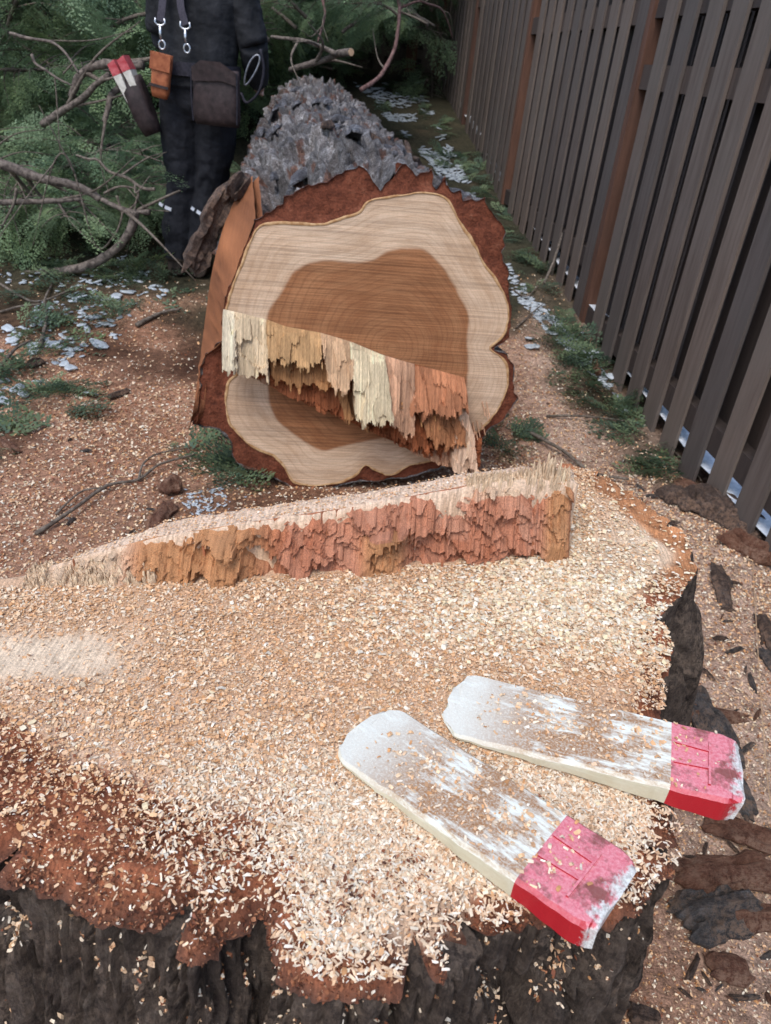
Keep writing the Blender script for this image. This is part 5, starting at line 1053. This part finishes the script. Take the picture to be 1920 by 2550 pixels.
# ================================================================== GROUND LITTER
# bark slab peeling off the log beside the boots
def chunk(name, label, a_, b_, w, t_, mat, seed, zoff=0.0, group=None, cat='bark', roll=0.0):
    a_ = np.array(a_); b_ = np.array(b_); L_ = float(np.linalg.norm(b_ - a_)); nx, ny = max(10, int(L_ / .012)), max(6, int(w / .009)); U, Vv = np.meshgrid(np.linspace(-1, 1, nx), np.linspace(-1, 1, ny), indexing='ij')
    ed = 1 + .5 * (fbm(P3(Vv * 2.5, seed, 0), 3, seed) - .5) * np.sign(U) * np.abs(U) ** 3; x_ = U * L_ / 2 * ed; y_ = Vv * w / 2 * (1 - .3 * np.abs(U) ** 3) * (1 + .7 * (fbm(P3(U * 3, seed + 4, 0), 3, seed + 1) - .5))
    rim_ = 1 - np.maximum(np.abs(U) ** 8, np.abs(Vv) ** 6); rl = .45 + .9 * fbm(P3(x_ / .16, y_ / .011, seed), 4, seed + 2) + .25 * (np.floor(fbm(P3(x_ / .08, y_ / .02, seed), 2, seed + 8) * 5) / 5 - .5); rl = rl - .5 * furrow(P3(x_ / .2, y_ / .016, seed + 9), .07, seed + 6, 2)
    zt = t_ * (.2 + .8 * rim_) * rl + .02 * np.sin(U * 2 + seed) * L_; zb = zt - t_ * (.15 + .85 * rim_)
    V = np.concatenate([P3(x_, y_, zt).reshape(-1, 3), P3(x_, y_, zb).reshape(-1, 3)]); n = nx * ny; Fg = grid_faces(nx, ny); F = Fg.tolist() + (Fg[:, ::-1] + n).tolist()
    rm = [i * ny for i in range(nx)] + [(nx - 1) * ny + j for j in range(1, ny)] + [i * ny + ny - 1 for i in range(nx - 2, -1, -1)] + [j for j in range(ny - 2, 0, -1)]
    F += [[rm[i], rm[(i + 1) % len(rm)], rm[(i + 1) % len(rm)] + n, rm[i] + n] for i in range(len(rm))]
    o = mk(name, V, F, mat); bm = bmesh.new(); bm.from_mesh(o.data); bmesh.ops.recalc_face_normals(bm, faces=bm.faces); bm.to_mesh(o.data); bm.free()
    R3 = frame(b_ - a_, roll); c_ = (a_ + b_) / 2; M_ = np.eye(4); M_[:3, :3] = R3; M_[:3, 3] = c_ + np.array([0, 0, zoff]); o.matrix_world = Matrix(M_.tolist()); return setp(o, label, cat, group)
A_ = atplane(*crop([(340, 600)])[0], LP0 + AX * .36 - FUu * 0, nf); B_ = atg(460, 688); B_ = B_ + np.array([0.05, -.28, .03])
chunk('bark_slab', 'long slab of bark leaning against the log beside the boots', aty(572, 470, 2.56), aty(478, 680, 2.50), .085, .05, MAT['bark_chunk'], 31, 0, None, 'bark', math.radians(70))
chunk('bark_knot', 'dark knotty lump of bark at the top of the leaning slab', aty(572, 492, 2.50), aty(612, 440, 2.55), .065, .05, MAT['bark_chunk'], 33, 0, None, 'bark', math.radians(40))
CH = [('grey bark chunk beside the rim of the stump, half under the wedge', (1700,1740), (1830,1930), .085, .035, 'bark_greychunk'), ('dark bark sliver lying past the red wedge end', (1740,1830), (1880,2050), .05, .025, 'bark_greychunk'),
 ('grey bark slab below the stump corner in the sawdust', (1690,2300), (1890,2260), .10, .035, 'bark_greychunk'), ('reddish bark strip leaving the frame beside the grey slab', (1800,2280), (1960,2290), .06, .03, 'bark_red'),
 ('long reddish bark slab on the sawdust below the wedges', (1680,2190), (1930,2170), .09, .025, 'bark_red'), ('flat red bark piece at the edge past the rear wedge', (1850,1795), (1290,1790), .05, .025, 'bark_red'),
 ('dark red bark slab lying under the rear wedge end', (1750,2050), (1960,2120), .06, .025, 'bark_red'), ('small tan bark flake low in the corner', (1760,2400), (1870,2420), .05, .02, 'bark_red'),
 ('big grey bark slab leaning at the foot of the fence', (1700,1250), (1900,1370), .16, .06, 'bark_chunk'), ('red bark slab in front of the big grey slab', (1790,1370), (1910,1430), .10, .045, 'bark_red'),
 ('dark bark slab between stump corner and fence', (1640,1240), (1760,1300), .12, .04, 'bark_chunk'), ('reddish bark piece beside the stump corner by the fence', (1670,1215), (1740,1240), .08, .03, 'bark_red'),
 ('thin bark sliver at the right edge among sawdust', (1880,1560), (1930,1660), .05, .02, 'bark_chunk'), ('dark bark sliver standing in the sawdust below the slabs', (1770,1440), (1800,1540), .05, .02, 'bark_chunk'),
 ('dark bark stick on the sawdust left of the log', (270,990), (320,970), .035, .02, 'bark_chunk'), ('orange bark scrap against the fence foot', (1478,900), (1490,940), .03, .03, 'bark_red'),
 ('dark bark clod near the twigs left of the log', (70,915), (110,905), .05, .03, 'bark_chunk'), ('orange bark splinter at the left edge of the sawdust', (5,1100), (45,1140), .04, .02, 'bark_red'),
 ('brown bark clod on the sawdust below the long twig', (405,1240), (450,1225), .06, .05, 'bark_red'), ('brown bark block behind the stump near the puddle', (385,1330), (430,1270), .05, .03, 'bark_red'),
 ('small dark bark chip beside the tall heap', (1560,2520), (1640,2540), .04, .02, 'bark_chunk'), ('tall dark bark shard low on the edge', (1880,1640), (1960,1720), .04, .02, 'bark_greychunk')]
for i, (lab, pa, pb, w, t_, mt) in enumerate(CH): chunk('bark_chunk', lab, atg(*pa), atg(*pb), w, t_, MAT[mt], 40 + i, t_ * .35, 'bark chunks on the ground')
# crumbs of bark round the heap
fr = random.Random(5); crumb = [flake_mesh('bark_crumb', .05, .025, .014, 340 + i, (MAT['bark_chunk'], MAT['bark_red'], MAT['bark_greychunk'])[i % 3], 6, 5) for i in range(6)]; cnt = 0
zones = [((1700, 1250, 1920, 2540), 40), ((1560, 1150, 1800, 1330), 30), ((20, 1000, 560, 1450), 10), ((1250, 700, 1700, 1200), 10)]
for (x0, y0, x1, y1), nn_ in zones:
    for _ in range(nn_):
        p_ = atg(fr.uniform(x0, x1), fr.uniform(y0, y1))
        if inpoly(np.array([p_[0]]), np.array([p_[1]]), OUTS[::10])[0] or p_[0] * FN[0] + p_[1] * FN[1] > FD - .03: continue
        o = crumb[cnt] if cnt < 6 else crumb[fr.randrange(6)].copy()
        if cnt >= 6: col.objects.link(o)
        cnt += 1; o.location = (p_[0], p_[1], p_[2] + .006); o.rotation_euler = (fr.gauss(0, .25), fr.gauss(0, .25), fr.uniform(0, 6.28)); s_ = fr.uniform(.35, 1.2); o.scale = (s_ * 1.1, s_ * .42, s_ * .6); setp(o, 'small flake of bark lying in the sawdust', 'bark', 'bark flakes on the ground')
for o in crumb[cnt:]: bpy.data.objects.remove(o)
# twigs on the ground
TW = [('long forked twig lying on the sawdust left of the log', [(90,1335),(180,1290),(270,1230),(345,1205),(400,1175),(490,1150)], .007), ('side twig of the long forked twig', [(140,1285),(200,1240),(250,1232),(275,1228)], .004), ('thin twig reaching toward the log end', [(345,1205),(360,1170),(400,1145),(475,1118)], .004),
 ('dark twig lying behind the stump near the fence', [(1290,1065),(1340,1105),(1400,1140),(1470,1185),(1560,1215)], .010), ('straight twig on the sawdust by the fence', [(1360,1040),(1440,1050),(1530,1060),(1590,1065)], .006), ('leaning stick standing against the fence', [(1355,705),(1375,660),(1395,600),(1400,580)], .009),
 ('pale forked twig beside the log near the fence', [(1270,720),(1310,745),(1340,720)], .005), ('pale straight twig lying beside the log', [(1285,815),(1330,780),(1350,765)], .005), ('dead twig curving on the icy ground at left', [(0,710),(50,745),(100,760),(180,720)], .008), ('pale twig on the litter left of the log', [(340,810),(400,780),(450,770)], .012), ('forked twig on the icy litter', [(100,870),(118,800),(112,760),(130,710)], .009), ('dark twig at the left edge on the litter', [(0,920),(40,880),(80,860)], .009), ('twig lying across the ice by the person', [(0,780),(60,770),(120,765)], .006), ('thin twig beside the fence foot', [(1660,1120),(1720,1180),(1740,1215)], .005), ('thin straw at the edge by the rear wedge end', [(1855,1290),(1890,1985),(1930,1992)], .0015)]
for i, (lab, L_, r_) in enumerate(TW):
    P = np.array([atg(x_, y_, r_ + .004 + (.02 * math.sin(j * 2.1) ** 2 if r_ < .012 else 0)) for j, (x_, y_) in enumerate(L_)])
    if 'leaning stick' in lab: P = np.array([aty(x_, y_, 4.25 + .1 * j) for j, (x_, y_) in enumerate(L_)])
    if 'straw' in lab: P[:, 2] += .03
    P = catmull(P, 5); o = MB(); o.add(*tube(P, np.linspace(r_, r_ * .5, len(P)), 7, .25, i)); o = o.build('twig', MAT['twig'] if 'straw' not in lab else MAT['cutend'], None, True); setp(o, lab, 'twig', None)
# fallen sprigs
SP = []
for i in range(4):
    r = np.random.default_rng(800 + i); q_ = [spray(r, .2) @ frame((1, 0, .15)).T] + [spray(r, .13) @ frame((math.cos(a_), math.sin(a_), r.uniform(0, .4)), r.uniform(-.4, .4)).T + np.array([.03 * k_, 0, .004]) for k_, a_ in enumerate((.8, -.7, .4, -1.0))]
    V, F, C_ = leaf_mesh(q_, [GREENS[(i + k_) % 6] * (1.0, 1.15, .85)[k_ % 3] for k_ in range(5)]); C_ = C_ * .6; SP.append(mk('cedar_sprig', V, F, MAT['leaf'], None, False, C_))
cnt = 0
def sprigs(n, poly, lab, grp, smin=.5, smax=1.0):
    global cnt
    xs_ = [p_[0] for p_ in poly]; ys_ = [p_[1] for p_ in poly]; k_ = 0; g_ = 0
    while k_ < n and g_ < n * 30:
        g_ += 1; x_ = fr.uniform(min(xs_), max(xs_)); y_ = fr.uniform(min(ys_), max(ys_))
        if not inpoly(np.array([x_]), np.array([y_]), poly)[0]: continue
        p_ = atg(x_, y_)
        if p_[0] * FN[0] + p_[1] * FN[1] > FD - .04: continue
        o = SP[cnt] if cnt < 4 else SP[fr.randrange(4)].copy()
        if cnt >= 4: col.objects.link(o)
        cnt += 1; k_ += 1; o.location = (p_[0], p_[1], p_[2] + .008); o.rotation_euler = (fr.gauss(0, .2), fr.gauss(-.15, .25), fr.uniform(0, 6.28)); s_ = fr.uniform(smin, smax); o.scale = (s_, s_, s_); setp(o, lab, 'sprig', grp)
fence_edge = [(1060,190),(1085,200),(1170,350),(1280,550),(1470,830),(1600,1050),(1690,1170),(1640,1200),(1560,1110),(1430,960),(1340,760),(1240,600),(1150,440),(1080,280)]
sprigs(85, fence_edge, 'green cedar sprig on the strip of ground along the fence foot', 'sprigs along the fence')
sprigs(34, [(900,190),(1080,200),(1150,420),(1230,600),(1150,520),(1050,380)], 'green cedar sprig lying in the ice beside the log', 'sprigs in the ice beside the log')
sprigs(60, [(0,640),(330,620),(500,690),(540,760),(420,780),(250,800),(120,900),(0,940)], 'green cedar sprig lying in the icy litter left of the log', 'sprigs in the icy litter', .6, 1.1)
sprigs(22, [(0,930),(170,940),(180,1020),(60,1080),(0,1150)], 'green cedar sprig in the tuft at the left edge of the sawdust', 'sprigs at the edge of the sawdust', .5, .9)
sprigs(16, [(440,1060),(560,1090),(620,1200),(560,1230),(480,1150)], 'green cedar sprig tucked under the log end', 'sprigs under the log end', .5, .9)
sprigs(12, [(1190,1040),(1290,1040),(1300,1120),(1220,1140)], 'green cedar sprig between log and stump on the fence side', 'sprigs between log and stump', .4, .8)
sprigs(14, [(1340,700),(1470,850),(1700,1180),(1650,1200),(1420,900)], 'green cedar sprig on the sawdust by the near fence', 'sprigs by the near fence', .4, .8)
# ice flakes and hail
def ice_mesh(seed, R):
    r = np.random.default_rng(seed); a_ = np.linspace(0, 2 * math.pi, 11, endpoint=False); rr_ = R * r.uniform(.62, 1.08, 11); V = [(0, 0, R * .16)]
    for k_, z_ in ((.75, R * .14), (1, R * .04), (.92, -R * .08)): V += [(rr_[i] * k_ * math.cos(a_[i]), rr_[i] * k_ * math.sin(a_[i]) * .8, z_ + r.uniform(-.02, .03) * R) for i in range(11)]
    F = [[0, 1 + i, 1 + (i + 1) % 11] for i in range(11)]
    for k_ in range(2): F += [[1 + k_ * 11 + i, 12 + k_ * 11 + i, 12 + k_ * 11 + (i + 1) % 11, 1 + k_ * 11 + (i + 1) % 11] for i in range(11)]
    return np.array(V), F
IC = [mk('ice_flake', *ice_mesh(60 + i, .036), MAT['ice']) for i in range(5)]; cnt2 = 0
spots = [(205,740,1),(235,790,1.2),(262,808,1),(205,810,.9),(170,845,.8),(240,855,1.3),(250,862,1),(85,865,1.0),(80,880,.9),(130,860,1),(175,920,1),(160,910,.8),(225,985,.9),(290,735,1.3),(320,725,1.1),(245,700,1),(30,850,.9),(20,820,1),(60,990,1),(95,955,.8),(15,1005,1),(1318,842,1),(1325,865,1.2),(1270,680,.9),(1280,700,.7),(1450,830,.7),(1430,845,.7),(1480,880,.8),(1520,940,.9),(1555,1035,.7),(1380,830,.7),(1600,1055,.6)]
for i, (x_, y_, s_) in enumerate(spots):
    p_ = atg(x_, y_); o = IC[i] if i < 5 else IC[i % 5].copy()
    if i >= 5: col.objects.link(o)
    o.location = (p_[0], p_[1], p_[2] + .012); o.rotation_euler = (fr.gauss(0, .15), fr.gauss(0, .15), fr.uniform(0, 6.28)); o.scale = (s_, s_, s_); setp(o, 'whitish flake of ice lying on the ground', 'ice', 'loose ice flakes')
Vs, Fs, n0 = [], [], 0
def ice_scatter(n, poly, r0, r1, seed):
    global n0
    r = np.random.default_rng(seed); P = np.array(poly, float); k_ = 0
    while k_ < n:
        x_, y_ = r.uniform(P[:, 0].min(), P[:, 0].max()), r.uniform(P[:, 1].min(), P[:, 1].max())
        if not inpoly(np.array([x_]), np.array([y_]), poly)[0]: continue
        p_ = atg(x_, y_); k_ += 1
        if p_[0] * FN[0] + p_[1] * FN[1] > FD - .03: continue
        if float(fbm(P3(p_[0] * 3, p_[1] * 3), 2, 91)) < .42: continue
        V, F = ice_mesh(int(r.integers(1, 9999)), r.uniform(r0, r1)); a_ = r.uniform(0, 6.28); c_, s_ = math.cos(a_), math.sin(a_); V = V @ np.array([[c_, s_, 0], [-s_, c_, 0], [0, 0, 1]]); V[:, 2] += V[:, 0] * r.normal(0, .25)
        Vs.append(V + p_ + np.array([0, 0, .004])); Fs.extend([[i + n0 for i in f_] for f_ in F]); n0 += len(V)
ice_scatter(1300, [(880,205),(1040,205),(1110,340),(1200,520),(1130,480),(1020,350)], .012, .045, 1)
ice_scatter(260, [(1200,560),(1290,700),(1450,850),(1560,1010),(1500,960),(1340,800),(1240,680)], .012, .03, 2)
ice_scatter(430, [(0,640),(330,640),(420,720),(330,800),(250,880),(120,920),(0,1000)], .004, .026, 3)
ice_scatter(110, [(455,1270),(480,1225),(530,1215),(575,1235),(560,1275),(500,1300)], .003, .010, 4); ice_scatter(40, [(440,1290),(420,1230),(560,1190),(640,1230),(560,1300)], .002, .007, 5)
setp(mk('hail', np.concatenate(Vs), Fs, MAT['ice'], None, True), 'broken ice and hail lying in patches on the ground', 'ice', kind='stuff')
